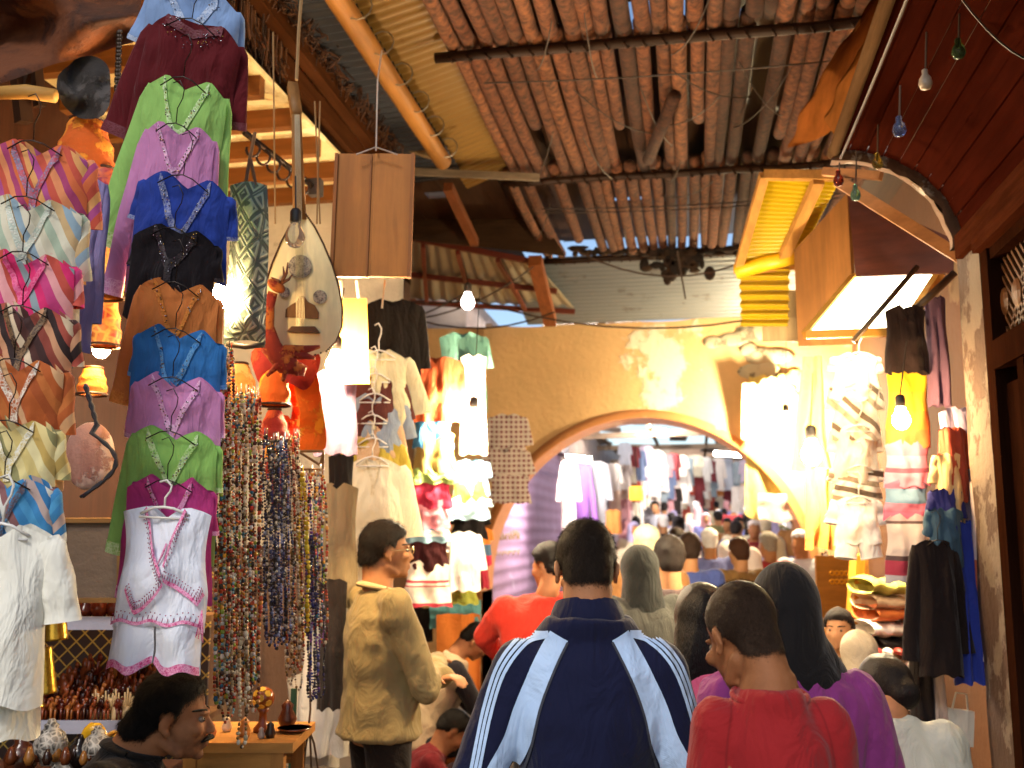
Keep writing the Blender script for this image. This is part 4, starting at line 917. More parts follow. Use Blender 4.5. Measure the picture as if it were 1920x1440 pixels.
skin_lamp('pale orange leather lamp shade among the tall bead strands', 450, 682, 70, 78, 3.6, plaster('#d88a3c', '#e8a458', .5, '#a04a14', 9, .65))
skin_lamp('dark orange leather lamp shade behind the stag figure', 515, 680, 62, 80, 3.75, HE)
skin_lamp('red leather lamp shade above the dark blue necklaces', 515, 768, 56, 62, 3.7, HR)
skin_lamp('small amber leather shade below the red one', 516, 802, 40, 60, 3.68, plaster('#c8842c', '#e0a850', .5, '#7a3a10', 9))
skin_lamp('large orange tambourine shaped lamp high behind the maroon tunic', 165, 228, 110, 125, 3.5, HE, .55)
skin_lamp('tan drum shaped lamp behind the coral kaftan', 205, 385, 62, 55, 3.4, plaster('#b07a4a', '#d8a878', .5, '#7a4a24', 7), .9)
skin_lamp('orange leather lamp with gold pattern beside the cream striped kaftan', 205, 440, 66, 120, 3.4, embroid('#c86a18', '#f0b050', 30), .7)
skin_lamp('crimson and purple leather lamp behind the lavender robe', 195, 318, 70, 70, 3.45, embroid('#8a1c4a', '#d86a3a', 25), .6)
skin_lamp('red and amber leather lamp above the stone coloured bag', 200, 560, 60, 90, 3.5, embroid('#a8301a', '#e8a040', 28), .6)
skin_lamp('amber leather lamp in the shadow beside the orange kaftan', 175, 690, 54, 50, 3.6, HE, .6)
def hide(label, pts, d, m, name='leather_hide', cat='leather hide', wob=.05):
    b = MB(); n = len(pts); c = Vector((sum(x for x, y in pts) / n, sum(y for x, y in pts) / n))
    def f(u, v, o=0):
        t = u * n; i = int(t) % n; fr_ = t - int(t); K = [Vector(pts[(i + z) % n]) for z in (-1, 0, 1, 2)]; a = .5 * ((2 * K[1]) + (K[2] - K[0]) * fr_ + (2 * K[0] - 5 * K[1] + 4 * K[2] - K[3]) * fr_ ** 2 + (3 * K[1] - K[0] - 3 * K[2] + K[3]) * fr_ ** 3); a += (a - c) * .06 * nz(a.x * .06, a.y * .06, d); q = c.lerp(a, v); return W(q.x, q.y, d + wob * nz(q.x * .02, q.y * .02, d) + o)
    b.grid(lambda u, v: f(u, v), n * 5, 8); b.grid(lambda u, v: f(1 - u, v, .006), n * 5, 8); return tag(b.build(name, m, center=True, smooth=True), label, cat, 'orange leather hides')
hide('bright orange leather strip lit by the bulb', [(548, 700), (590, 695), (604, 760), (610, 838), (560, 840), (562, 780)], 3.75, plaster('#e86a08', '#f09a1c', .5, '#b83a04', 6, .65))
hide('red orange leather strip beside the bright orange one', [(530, 690), (552, 700), (566, 780), (556, 836), (540, 820), (548, 760)], 3.8, plaster('#d83a0c', '#f0d070', .5, '#a02408', 6))
hide('red leather hide behind the stag figure', [(470, 660), (520, 640), (560, 625), (588, 640), (600, 680), (575, 730), (540, 720), (500, 740)], 3.72, HR)
hide('crimson leather scraps above the dark blue necklaces', [(492, 790), (540, 780), (556, 850), (548, 930), (520, 960), (500, 900)], 3.85, HR)
root = thing('stag_figure', 'leather stag figure in red and orange with thin antlers before the lute', 'figure', W(520, 700, 3.4))
b = MB(); P = [W(x, y, 3.42) for x, y in ((512, 548), (504, 572), (500, 612), (508, 650), (534, 684), (572, 696))]; b.tube(P, [.017, .021, .026, .036, .034, .018], 10); b.ell(W(518, 536, 3.42), (.035, .026, .02), Euler((0, R(35), YAW)).to_matrix(), 12, 8)
for x, y in ((500, 705), (530, 715), (558, 705), (590, 672), (600, 650)): b.tube([W(535, 660, 3.42), W((535 + x) / 2 + 6, (660 + y) / 2, 3.4), W(x, y, 3.4)], [.026, .014, .006], 8)
b.build('body', plaster('#86281a', '#a85a24', .5, '#4a120a', 12), root, smooth=True)
b = MB()
for x, y in ((540, 492), (531, 500), (508, 520), (548, 515)): b.tube([W(527, 532, 3.41), W((527 + x) / 2 + 4, (532 + y) / 2, 3.4), W(x, y, 3.41)], [.006, .005, .002], 6)
b.build('antler', plain('#6a3a24', .5), root, smooth=True)
# carved mask, bag with rope, framed slate, chains
hide('dark carved mask with curled rim under the tan hide', [(105, 150), (150, 108), (200, 120), (208, 180), (190, 218), (150, 220), (118, 195)], 3.4, plaster('#2a2420', '#4a4440', .5, '#100c0a', 6), 'carved_mask', 'mask', .12)
root = thing('shoulder_bag', 'round reddish stone coloured leather bag hung on a dark twisted rope', 'bag', W(168, 925, 3.1))
b = MB(); b.ell(W(168, 855, 3.1), (.077, .035, .105), Euler((0, 0, YAW)).to_matrix(), 24, 16); b.build('body', plaster('#a87a6a', '#d0b0a0', .5, '#6a3026', 8, .5), root, smooth=True)
b = MB()
for s_, ph in ((1, 0), (1, 3.14)):
    b.tube([W(160 + 10 * t * .2 + 3 * math.sin(t * 1.3 + ph), 720 + t * 7, 3.06) for t in range(12)] + [W(168 + 50 * math.sin(t * .28 - .2) + 2.5 * math.sin(t * 1.6 + ph), 802 - 0 + t * 10, 3.05) for t in range(1, 14)], .005, 6)
b.build('rope', plain('#26262e', .6, 0, .5, 200), root, smooth=True)
root = thing('framed_slate', 'worn grey slate in a tan frame behind the white outfit', 'slate', W(175, 1122, 3.5))
M = Euler((R(6), 0, YAW)).to_matrix(); s = 3.5 / F; b = MB(); b.box(W(172, 1050, 3.5), (100 * s, .015, 140 * s), M); b.build('slate', plaster('#6a5a4c', '#a8a090', .58, '#4a3c30', 3), root)
b = MB()
for dx, dz, w_, h_ in ((0, 74, 116, 8), (0, -74, 116, 8), (54, 0, 8, 140), (-54, 0, 8, 140)): b.box(W(172, 1050, 3.49) + M @ Vector((dx * s, 0, dz * s)), (w_ * s, .03, h_ * s), M)
b.build('frame', wood('#7a5a34', .6, 3, 0), root)
b = MB()
for x0, y0, x1, y1 in ((222, 60, 214, 240), (226, 60, 220, 240)):
    p, q = W(x0, y0, 3.1), W(x1, y1, 3.1)
    for i in range(26): c = p.lerp(q, i / 25); b.ell(c, (.007, .004, .009), Euler((0, R(30 * (-1) ** i), 0)).to_matrix(), 6, 4)
tag(b.build('chain', plain('#3a2c20', .4, .5), center=True, smooth=True), 'dark twisted chain hanging left of the dark red tunic', 'chain')
b = MB(); b.tube([W(40 + 8 * math.sin(t), 240 - t * 9, 2.42) for t in range(5)], .004, 6)

# ------------------------------------------------------------------ necklaces
def strand(label, px, y0, y1, d, pal, r, wob, group, gap=.012, n_src=None, metal_=0):
    p = W(px, y0, d); q = W(px + wob, y1, d); L = (p - q).length; b = MB(); step = r * 2.05; n = int(L / step)
    sd_ = rng.random() * 99
    for side in (-1, 1):
        for i in range(n + 1):
            t = i / n; w_ = gap * (min(1, t * 5) ** .5) * (1 if t < .92 else math.sqrt(max(0, 1 - ((t - .92) / .08) ** 2)))
            c = p.lerp(q, t) - p + RT * side * w_ + FW * (.006 * nz(t * 6, side, sd_)) + RT * .010 * nz(t * 4, side + 5, sd_)
            rr = r * rng.choice((.7, .85, 1, 1, 1.25)); b.ell(c, (rr, rr, rr * rng.choice((.8, 1, 1.3))), None, 6, 4)
    b.tube([Vector((0, 0, .03)), Vector((0, 0, 0))], .002, 4)
    o = b.build('necklace', island(pal, .25, metal_, .3, 0, 0), None, False, True); o.location = p; return tag(o, label, 'necklace', group)
multi = ('#c8502a', '#d8d0c0', '#2a6a8a', '#e0a030', '#6a2a1c', '#8aa83a', '#d8d8d8', '#3a2a22', '#c83a2a', '#7ab0c0', '#4a3020', '#b89a70')
darkb = ('#16161e', '#2a2c3a', '#d8d4cc', '#101014', '#3a4a7a', '#1a1a20', '#8a8a92'); bluep = ('#1c2468', '#2a3a9a', '#141430', '#6a3a8a', '#8a8ac0'); olive = ('#c8b89a', '#8a6a3a', '#d8d0bc', '#5a4028', '#b0a080'); red_ = ('#8a2a1a', '#b84a2a', '#d8c8b0', '#4a1a12', '#c88a3a', '#2a1a14')
yel = ('#d8b818', '#e8d040', '#b89010')
def bundle(lab, x0, x1, n, y0, y1, d, pals, r, group, jy=40):
    for i in range(n):
        px = x0 + (x1 - x0) * (i + .5) / n; strand(lab, px, y0(px) if callable(y0) else y0 + rng.uniform(-10, 10), y1 + rng.uniform(-jy, jy * .6), d + rng.uniform(-.04, .06), pals[i % len(pals)], r * rng.choice((.7, .82, .95)), rng.uniform(-8, 8), group)
bundle('long multicoloured bead necklace hanging against the tall column of kaftans', 402, 436, 8, 665, 1330, 3.05, [multi, olive, multi, red_], .0064, 'multicoloured necklaces beside the kaftans', 60)
bundle('multicoloured bead necklace hanging below the pale orange lamp shade', 436, 486, 11, 745, 1300, 3.12, [multi, multi, red_, olive], .0068, 'multicoloured necklaces below the lamp shade', 60)
bundle('dark blue and white bead necklace below the red lamp shade', 494, 540, 11, 828, 1205, 3.3, [darkb, ('#2a3a7a', '#1c2450', '#8a9ac8', '#141824')], .0062, 'dark necklaces below the red lamp shade', 26)
bundle('cream and brown bead necklace right of the dark blue ones', 540, 562, 5, 830, 1280, 3.36, [olive, red_], .006, 'cream necklaces', 40)
bundle('mixed bead necklace hanging from the small bead rack', 562, 608, 9, 895, 1180, 3.46, [red_, multi, bluep, multi], .006, 'necklaces on the bead rack', 50)
bundle('deep blue bead necklace hanging lowest on the bead rack', 578, 600, 4, 1010, 1310, 3.42, [bluep, ('#141a3a', '#0e1024', '#2a2a5a')], .006, 'deep blue necklaces on the bead rack', 12)
strand('bright yellow bead necklace on the bead rack', 568, 890, 1190, 3.4, yel, .008, 2, None)
strand('single long brown and silver bead necklace dangling before the wooden table', 456, 1180, 1400, 2.98, olive, .0064, 0, None)
root = thing('bead_rack', 'small scrolled wire rack holding bead necklaces', 'rack', W(585, 880, 3.5))
b = MB(); 
for pts_ in (((560, 846), (608, 846)), ((558, 880), (608, 880)), ((560, 846), (560, 880)), ((606, 846), (606, 880)), ((562, 848), (600, 872)), ((600, 872), (606, 852))): b.tube([W(x, y, 3.5) for x, y in pts_], .005, 6)
b.build('frame', plain('#8a6a44', .4, .5), root)
for i in range(7):
    b = MB(); x = 562 + i * 7; b.tube([W(x, 880, 3.5), W(x - 1, 888, 3.49), W(x - 4, 892, 3.48), W(x - 6, 888, 3.47)], .003, 5); b.build('hook', plain('#8a6a44', .4, .5), root)

# ------------------------------------------------------------------ shelves, carvings, table
root = thing('display_shelf', 'dark display shelf with lattice patterned back and pale shelf edges', 'shelf', W(180, 1440, 3.7))
@memo
def lattice():
    t = NT('lattice'); v = t.coord((22, 22, 22), (0, R(45), 0)); sx = t.n('SeparateXYZ'); t.l(v, sx.inputs[0]); fs = []
    for o in (0, 2):
        f = t.n('Math', operation='FRACT'); t.l(sx.outputs[o], f.inputs[0]); fs.append(t.ramp(f.outputs[0], [(0, (1, 1, 1)), (.12, (0, 0, 0))], True))
    t.base(t.mix(t.mix(1, fs[0], fs[1], 'LIGHTEN'), lin('#2a120c'), lin('#a88a3a'))); t.set(Roughness=.5); return t.m
M = Euler((0, 0, YAW)).to_matrix(); s = 3.7 / F
b = MB(); o_ = W(190, 1220, 3.95); b.box((0, 0, 0), (.85, .02, .9)); o = b.build('back_panel', lattice(), root, False); o.location = o_ - root.location; o.rotation_euler = (0, 0, YAW)
shelfz = []
for i, py in enumerate((1160, 1345, 1470)):
    b = MB(); c = W(190, py, 3.72); b.box(c, (.8, .36, .022), M); e = c - FW * .19; shelfz.append(W(190, py, 3.62)); 
    b.build('board', wood('#6a4a2c', .6, 3, 0), root); b = MB(); b.box(Vector((e.x, e.y, c.z)), (.8, .012, .045), M); b.build('edge_strip', plain('#a8a8b8', .5), root)
def onshelf(px, i, off=0): c = (W(190, (1160, 1345, 1470)[i], 3.72)); return c + RT * ((px - 190) * 3.6 / F) + Vector((FW.x, FW.y, 0)) * off + Vector((0, 0, .0125))
GW = 'carved animals in rows on the shelf'
wm = island(['#7a2c14', '#8a3a1a', '#5a1e0e', '#a04e24', '#6a2812'], .25)
def camel(h, m):
    b = MB(); k = h / .1
    b.ell((0, 0, .055 * k), (.032 * k, .014 * k, .02 * k), None, 12, 8); b.ell((0, 0, .073 * k), (.014 * k, .01 * k, .014 * k), None, 10, 6)
    b.tube([(.024 * k, 0, .058 * k), (.042 * k, 0, .066 * k), (.046 * k, 0, .085 * k)], [.009 * k, .006 * k, .006 * k], 8); b.ell((.052 * k, 0, .09 * k), (.012 * k, .006 * k, .007 * k), None, 8, 6)
    for x, y in ((.02, .008), (.02, -.008), (-.02, .008), (-.02, -.008)): b.tube([(x * k, y * k, .05 * k), (x * k, y * k, .02 * k), (x * k, y * k, 0)], [.007 * k, .0045 * k, .005 * k], 6)
    b.tube([(-.03 * k, 0, .058 * k), (-.038 * k, 0, .035 * k)], [.003 * k, .002 * k], 5)
    return b.build('carved_camel', m, None, False, True)
def turned(h, m, prof):
    b = MB(); b.lathe([(r * h, z * h) for r, z in prof], (0, 0, 0), 14); return b
proto = camel(.1, wm)
cols4 = [plain(c, .25, 0, .3) for c in ('#7a2c14', '#8f4420', '#5a1e0e', '#a5602c', '#3a140c')]
lab4 = ['carved red brown wooden camel in the rows on the middle shelf', 'carved russet wooden camel in the rows on the middle shelf', 'carved dark wooden camel in the rows on the middle shelf', 'carved light orange wooden camel in the rows on the middle shelf', 'carved almost black wooden camel in the rows on the middle shelf']
k = 0
for row in range(4):
    for i in range(11):
        o = proto if k == 0 else proto.copy()
        if k: col.objects.link(o)
        ci = rng.randrange(5); swap_mat(o, cols4[ci]); o.location = onshelf(88 + i * 15.5 + rng.uniform(-3, 3) + (row % 2) * 6, 1, -.13 + row * .085); sc_ = rng.uniform(.75, .95) * (1 + .12 * row); o.scale = (sc_, sc_, sc_ * (1 + .25 * row)); o.rotation_euler = (0, 0, YAW + R(rng.uniform(-70, -20))); tag(o, lab4[ci], 'carving', GW + ' ' + str(ci)); o['group'] = GW; k += 1
hb = MB(); 
hb.lathe([(.018, 0), (.016, .01), (.02, .03)], (0, 0, 0), 10)
for a in range(5): hb.tube([(-.012 + a * .006, 0, .025), (-.02 + a * .010, 0, .05 + .012 * (2 - abs(a - 2)) * .8)], [.004, .003], 6)
hp = hb.build('carved_hand', plain('#c8a878', .4), None, False, True)
for i in range(9):
    o = hp if i == 0 else hp.copy()
    if i: col.objects.link(o)
    o.location = onshelf(205 + i * 9.5, 1, -.12 + .05 * (i % 2)); o.rotation_euler = (0, R(rng.uniform(-12, 12)), YAW + rng.uniform(-.4, .4)); o.scale = (1.1, 1.1, 1.1 + .5 * rng.random()); tag(o, 'small pale carved wooden hand standing at the end of the middle shelf', 'carving', 'pale carved hands on the shelf')
# top shelf: bowls and boxes; bottom: glossy dark vessels and silver rings
for i in range(8):
    b = MB(); r = .026 + .008 * rng.random(); h = .04 + .05 * rng.random()
    b.lathe([(r * .6, 0), (r, h * .3), (r * .95, h * .6), (r * .5, h * .85), (r * .55, h)], (0, 0, 0), 16); o = b.build('wooden_pot', plain(('#6a2a14', '#8a3c1a', '#4a1a10', '#9a5a24')[i % 4], .2, 0, .3), None, False, True)
    o.location = onshelf(150 + i * 13, 0, -.08 + .06 * (i % 2)); tag(o, ('red brown', 'chestnut', 'dark brown', 'honey brown')[i % 4] + ' turned wooden pot on the top shelf under the framed slate', 'pot', 'turned pots on the top shelf')
for i in range(3):
    px, py0, py1 = ((105, 1108, 1205), (84, 1215, 1305), (60, 1290, 1330))[i]
    d_ = 3.2; b = MB(); s_ = d_ / F; H = (py1 - py0) * s_; n = 12; P = []
    for j in range(n):
        r = (.026 + .012 * j / n); z = H * (1 - j / n); P += [(r, -z * 0 - H * j / n), (r * 1.05, -H * (j + .5) / n)]
    b.lathe([(r, z + H) for r, z in P][::-1], (0, 0, 0), 18); o = b.build('bangle_stack', plain('#b08a30', .25, .85, .25), None, False, True); o.location = W(px, py1, d_); o.rotation_euler = (0, R(-6), 0)
    tag(o, ('upper', 'middle', 'lowest')[i] + ' brass coloured stack of bangles beside the white kaftan', 'bangles', 'brass bangle stacks')
dk = plain('#1a1412', .12, .3, .4); sv = embroid('#1c1814', '#b8b0a4', 55)
for i, (px, py, r, lab, m_) in enumerate(((95, 1392, .05, 'round black and silver inlaid jar at the left of the low shelf', sv), (150, 1412, .04, 'black glossy jar next to the round inlaid jar', dk), (182, 1400, .045, 'black and silver lidded jar beside the yellow carved horn', sv), (40, 1420, .05, 'dark brown wooden jar at the corner of the low shelf', plain('#4a2412', .2)), (120, 1440, .04, 'dark inlaid pot in front of the black jars', sv))):
    b = MB(); b.lathe([(r * .5, -r * 1.3), (r * .95, -r * .5), (r, 0), (r * .8, r * .55), (r * .42, r * .85), (r * .45, r * 1.05), (r * .3, r * 1.15), (.01, r * 1.4)], (0, 0, 0), 20); o = b.build('inlaid_jar', m_, None, False, True); o.location = W(px, py, 3.1); tag(o, lab, 'jar', 'dark jars on the low shelf')
for i in range(7):
    b = MB(); b.tube([(.03 * math.cos(a), .008, .03 * math.sin(a)) for a in [q * math.pi / 8 for q in range(17)]], .006, 8); o = b.build('wooden_ring', plain('#b8862c', .3, .2), None, False, True); o.location = W(215 + i * 10, 1392 + (i % 3) * 5, 3.15); o.rotation_euler = (0, 0, YAW + R(50)); tag(o, 'amber coloured ring in the stack behind the seated man in black', 'ring', 'amber rings on the low shelf')
b = MB(); b.tube([W(150 + t * 8, 1400 - 34 * math.sin(t * .45), 3.12) for t in range(8)], [.01, .016, .02, .022, .02, .016, .011, .006], 10); tag(b.build('carved_horn', plain('#c8961c', .25), center=True, smooth=True), 'curved yellow carved horn on the low shelf', 'horn')
for i in range(14):
    b = MB(); r = rng.uniform(.012, .02); b.lathe([(r * .6, 0), (r, r), (r * .7, r * 2), (r * .3, r * 3)], (0, 0, 0), 10); o = b.build('turned_bottle', plain(('#5a2c14', '#2a1810', '#8a5a28')[i % 3], .2), None, False, True); o.location = W(20 + i * 17, 1434 - 6 * (i % 2), 3.02 + .05 * (i % 2)); tag(o, ('brown', 'blackish', 'tan')[i % 3] + ' small turned bottle along the front of the low shelf', 'bottle', 'turned bottles on the low shelf')
b = MB(); c = W(120, 1460, 3.1); b.box(c, (.75, .4, .03), M); tag(b.build('low_shelf', wood('#3a2014', .6, 3, 0), center=True), 'low dark shelf under the black and silver jars', 'shelf')
b = MB(); b.box(W(60, 1345, 3.08), (.01, .3, .001), M)

root = thing('wooden_table', 'small pale wooden table with carvings beside the seated man in black', 'table', W(465, 1400, 3.3))
tz = W(465, 1372, 3.3).z; tc = Vector((W(465, 1372, 3.3).x, W(465, 1372, 3.3).y, tz)); wt_ = wood('#b07a3c', .6, 3, 0)
root.location = (tc.x, tc.y, 0); hw_ = 95 * 3.3 / F
b = MB(); b.box(tc - Vector((0, 0, .015)), (hw_ * 2 + .04, .36, .03), M); b.build('top', wt_, root)
b = MB(); b.box(tc - Vector((0, 0, .08)) - M @ Vector((0, .15, 0)), (hw_ * 2 - .04, .02, .1), M); b.build('apron', wt_, root); b = MB(); b.box(tc - Vector((0, 0, .08)) + M @ Vector((0, .15, 0)), (hw_ * 2 - .04, .02, .1), M); b.build('apron', wt_, root)
for sx_ in (-1, 1):
    for sy2 in (-1, 1): b = MB(); b.box(Vector((tc.x, tc.y, (tz - .03) / 2)) + M @ Vector((sx_ * (hw_ - .03), sy2 * .15, 0)), (.04, .04, tz - .03), M); b.build('leg', wood('#a87238', .6, 3, 2), root)
def on_table(px, off=0): p = W(px, 1372, 3.3); return Vector((tc.x, tc.y, tz)) + RT * ((px - 465) * 3.3 / F) + Vector((FW.x, FW.y, 0)) * off
p = on_table(492, 0); b = MB(); b.lathe([(.03, 0), (.03, .012), (.014, .03), (.012, .06), (.022, .075)], p, 16); r_ = thing('inlaid_ball', 'wooden ball inlaid with yellow patches on a turned stand', 'ornament', p); b.build('stand', plain('#7a3a14', .25), r_, smooth=True)
b = MB(); c = p + Vector((0, 0, .108)); b.ell(c, .036, None, 20, 14); bl = b.build('ball', plain('#8a4214', .2), r_, smooth=True)
for a, e in ((-1.6, .1), (-2.3, .5), (-.9, .5), (-2.4, -.4), (-.8, -.4), (-1.6, 1.0), (-1.6, -.8)):
    n_ = Vector((math.cos(a + YAW) * math.cos(e), math.sin(a + YAW) * math.cos(e), math.sin(e))); bb = MB(); bb.tube([c + n_ * .030, c + n_ * .0368], [.012, .0115], 6); o = bb.build('patch', plain('#e0b040', .25)); o.parent = bl; o.location = -r_.location
p = on_table(552, 0); r_ = thing('inlaid_plate', 'flat round inlaid plate at the corner of the wooden table', 'plate', p); b = MB(); b.lathe([(.02, 0), (.05, .008), (.056, .014), (.05, .014), (.02, .006), (.001, .006)], p, 24); b.build('dish', plain('#7a3c1c', .25), r_, smooth=True)
for i, (px, off, hgt, cc, lab) in enumerate(((470, -.08, .06, '#b87a3c', 'small honey coloured turned figure on the wooden table'), (425, .0, .05, '#d8c0a0', 'small cream turned pot on the wooden table'), (410, -.08, .045, '#c87a4a', 'small orange turned pot on the wooden table'), (520, -.1, .05, '#2a1a12', 'small black turned pot beside the inlaid ball'), (528, .08, .09, '#5a2a14', 'tall brown turned pot behind the inlaid ball'), (505, -.11, .035, '#a89a8c', 'grey pebble shaped ornament before the inlaid ball'))):
    b = MB(); b.lathe([(hgt * .25, 0), (hgt * .36, hgt * .3), (hgt * .2, hgt * .65), (hgt * .24, hgt * .8), (.002, hgt)], (0, 0, 0), 14); o = b.build('turned_ornament', plain(cc, .3), None, False, True); o.location = on_table(px, off); tag(o, lab, 'ornament', 'ornaments on the wooden table')
p = W(408, 1440, 3.2); b = MB(); b.ell(p, (.05, .03, .14), Euler((0, R(-35), YAW)).to_matrix(), 18, 12); tag(b.build('leather_pouch', stripes(('#b5541a', '#c8702a', '#7a3410', '#b5541a', '#8a4418'), 55, 30), center=True, smooth=True), 'orange striped leather pouch behind the seated man shoulder', 'pouch')
b = MB(); b.tube([W(580, 1225, 3.5), W(582, 1330, 3.45), W(578, 1372, 3.45)], .004, 6)
for x in (556, 568, 584, 598): b.tube([W(580, 1368, 3.45), W((580 + x) / 2, 1395, 3.44), W(x, 1450, 3.44)], .004, 6)
tag(b.build('rope_sling', plain('#5a4630', .7, 0, .4, 150), center=True), 'knotted brown rope sling hanging before the pale grey robe', 'rope')
b = MB(); b.box(W(548, 1400, 3.75), (.02, .02, .42), M); tag(b.build('green_pole', plain('#1f4a34', .4), center=True), 'dark green post behind the wooden table', 'post')
b = MB(); b.box(W(268, 1305, 3.55), (.008, .008, .13), M)

# right side stall: rows of sandals, pole, piled cloth
root = thing('wooden_post', 'leaning yellow wooden post beside the piled cloth stall', 'post', W(1602, 1240, 5.2)); b = MB(); b.beam(W(1598, 1250, 5.2), W(1608, 1040, 5.2), .055, .055); b.beam(W(1588, 1240, 5.25), W(1600, 1060, 5.25), .03, .03); b.build('timber', wood('#b87a2a', .65, 3, 2), root)
for i, (x0, x1, y, cc, lab) in enumerate(((1612, 1690, 1098, '#b8b040', 'folded lime cloth topmost on the pile right of the post'), (1618, 1700, 1126, '#d8b890', 'folded peach cloth on the pile right of the post'), (1620, 1720, 1146, '#d8701a', 'folded orange cloth in the middle of the pile'), (1614, 1676, 1176, '#e6e0d4', 'folded white cloth low on the pile'), (1680, 1730, 1176, '#8a8494', 'folded grey cloth beside the white one'), (1630, 1690, 1205, '#1c1612', 'folded black cloth under the white one'))):
    b = MB(); sd_ = i * 3.3; c = W((x0 + x1) / 2, y, 5.0); w_ = (x1 - x0) * 5 / F
    b.grid(lambda u, v: c + RT * (w_ * (u - .5) * (1 + .1 * math.sin(v * 9))) + Vector((FW.x, FW.y, 0)) * (.18 * math.cos(v * 6.283)) + Vector((0, 0, (.04 + .012 * nz(u * 4, v * 3, sd_)) * math.sin(v * 6.283) + .02 * nz(u * 3, 0, sd_))), 14, 16)
    tag(b.build('folded_cloth', cloth(cc), center=True, smooth=True), lab, 'cloth', 'folded cloth piled at the right')
root = thing('sandal_rack', 'stepped rack of red and white slippers beside the bending woman', 'rack', W(1690, 1330, 4.7)); sh = MB()
for r_ in range(5):
    b = MB(); c = W(1685, 1232 + r_ * 26, 4.75 - .05 * r_); b.box(c, (.26, .12, .012), M); b.build('shelf', wood('#4a2c18', .6, 3, 0), root)
sp_proto = None
for r_ in range(5):
    for i in range(5):
        c = W(1685, 1232 + r_ * 26, 4.73 - .05 * r_) + RT * (-.1 + i * .05) + Vector((0, 0, .008))
        if sp_proto is None:
            b = MB(); b.tube([(0, -.055, .008), (0, -.02, .009), (0, .02, .011), (0, .06, .012)], [(.006, .005), (.02, .007), (.016, .007), (.018, .007)], 10, True, (1, 0, 0)); b.tube([(0, -.05, .014), (0, -.02, .02), (0, .005, .022)], [(.008, .006), (.02, .012), (.022, .014)], 10, True, (1, 0, 0)); sp_proto = b.build('slipper', plain('#b8241c', .5), None, False, True); o = sp_proto
        else: o = sp_proto.copy(); col.objects.link(o)
        ci = (r_ + i) % 3; swap_mat(o, plain(('#b8241c', '#d8ccc0', '#8a2a1c')[ci], .5)); o.location = c; o.rotation_euler = (0, 0, YAW + R(rng.uniform(-12, 12))); tag(o, ('bright red', 'off white', 'dark red')[ci] + ' slipper lined up on the stepped rack', 'slipper', 'slippers on the stepped rack')
for i in range(10):
    b = MB(); b.tube([W(1560 + (i % 5) * 9, 1075 + (i // 5) * 16, 5.6) + RT * .012 * math.cos(a) + Vector((0, 0, .012 * math.sin(a))) for a in [q * .7 for q in range(10)]], .006, 6); tag(b.build('brass_bangle', plain('#c88a1c', .3, .7), center=True, smooth=True), 'brass bangle in the rows left of the yellow wooden post', 'bangle', 'brass bangles beside the post')
b = MB(); b.box(W(1580, 1100, 5.75), (.3, .03, .35), M); b.box(W(1580, 1180, 5.7), (.3, .2, .02), M); tag(b.build('stall_box', wood('#8a5a20', .6, 3, 0), center=True), 'brown wooden stall box behind the brass bangles', 'box')
bundle('pale bead strand hanging behind the woman in the black scarf', 1532, 1560, 7, 1040, 1200, 5.9, [olive, ('#c8b0a8', '#a88a80', '#d8c8c0')], .009, 'pale bead strands at the right', 20)

# ------------------------------------------------------------------ lit lamps
bulb('bare lit bulb blazing in front of the honey coloured board', W(630, 685, 3.95), lamp('#ffd8a0', L1), .04, cord=W(645, 540, 4.0))
bulb('bare lit bulb blazing among the shirts left of the arch', W(888, 790, 5.9), lamp('#ffe2b8', L2), .05, cord=W(900, 540, 6.2))
bulb('bare lit bulb before the yellow and orange tunic', W(1690, 788, 3.95), lamp('#ffd090', L3), .035, cord=W(1700, 640, 4.0))
bulb('bare lit bulb in front of the yellow cloths', W(1522, 852, 5.0), lamp('#ffe6b8', L4), .05, cord=W(1524, 700, 5.0))
bulb('bare lit bulb inside the stall behind the lavender robe', W(190, 655, 3.55), lamp('#ffc880', L5), .03)
bulb('second lit bulb deeper inside the stall of leather lamps', W(196, 610, 3.75), lamp('#ffc880', L5), .028)
bulb('lit bulb glowing between the brocade bolster and the tall column', W(412, 560, 3.1), lamp('#ffd898', L6), .03)
bulb('bare bulb added to blow out the right shoulder of the arch wall', W(1474, 790, 10.15), lamp('#ffe8b8', L7), .06, cord=W(1474, 640, 10.15))  # extra bulb added close to the wall so its right side burns out
bulb('small frosted lamp high in front of the lean-to roof', W(877, 567, 6.5), lamp('#ffe8e0', 12), .045, cord=W(873, 505, 6.6))
# ------------------------------------------------------------------ people
def remesh(b, name, mat, vox, smooth=3, wr=0, wsc=(9, 9, 5), seed=0):
    """one continuous surface grown round all the shapes in b"""
    o = bpy.data.objects.new('tmp', b.mesh('tmp', [])); col.objects.link(o)
    m = o.modifiers.new('r', 'REMESH'); m.mode = 'VOXEL'; m.voxel_size = vox; m.use_smooth_shade = True
    if smooth: s = o.modifiers.new('s', 'SMOOTH'); s.iterations = smooth; s.factor = .5
    me = bpy.data.meshes.new_from_object(o.evaluated_get(bpy.context.evaluated_depsgraph_get())); me.name = name
    bpy.data.objects.remove(o)
    if wr:
        nn = [v.normal.copy() for v in me.vertices]
        for v, n in zip(me.vertices, nn):
            p = v.co; a = nz(p.x * wsc[0] + seed, p.y * wsc[1], p.z * wsc[2]); f = 1 - abs(a) * 2
            v.co = p + n * wr * (f * .7 + .6 * nz(p.x * wsc[0] * 2.3, p.y * wsc[1] * 2.3 + seed, p.z * wsc[2] * 2.3))
    me.polygons.foreach_set('use_smooth', [True] * len(me.polygons)); me.materials.clear(); me.materials.append(mat); me.update(); return me
def link(me, name, parent=None):
    o = bpy.data.objects.new(name, me); col.objects.link(o)
    if parent is not None: o.parent = parent
    return o
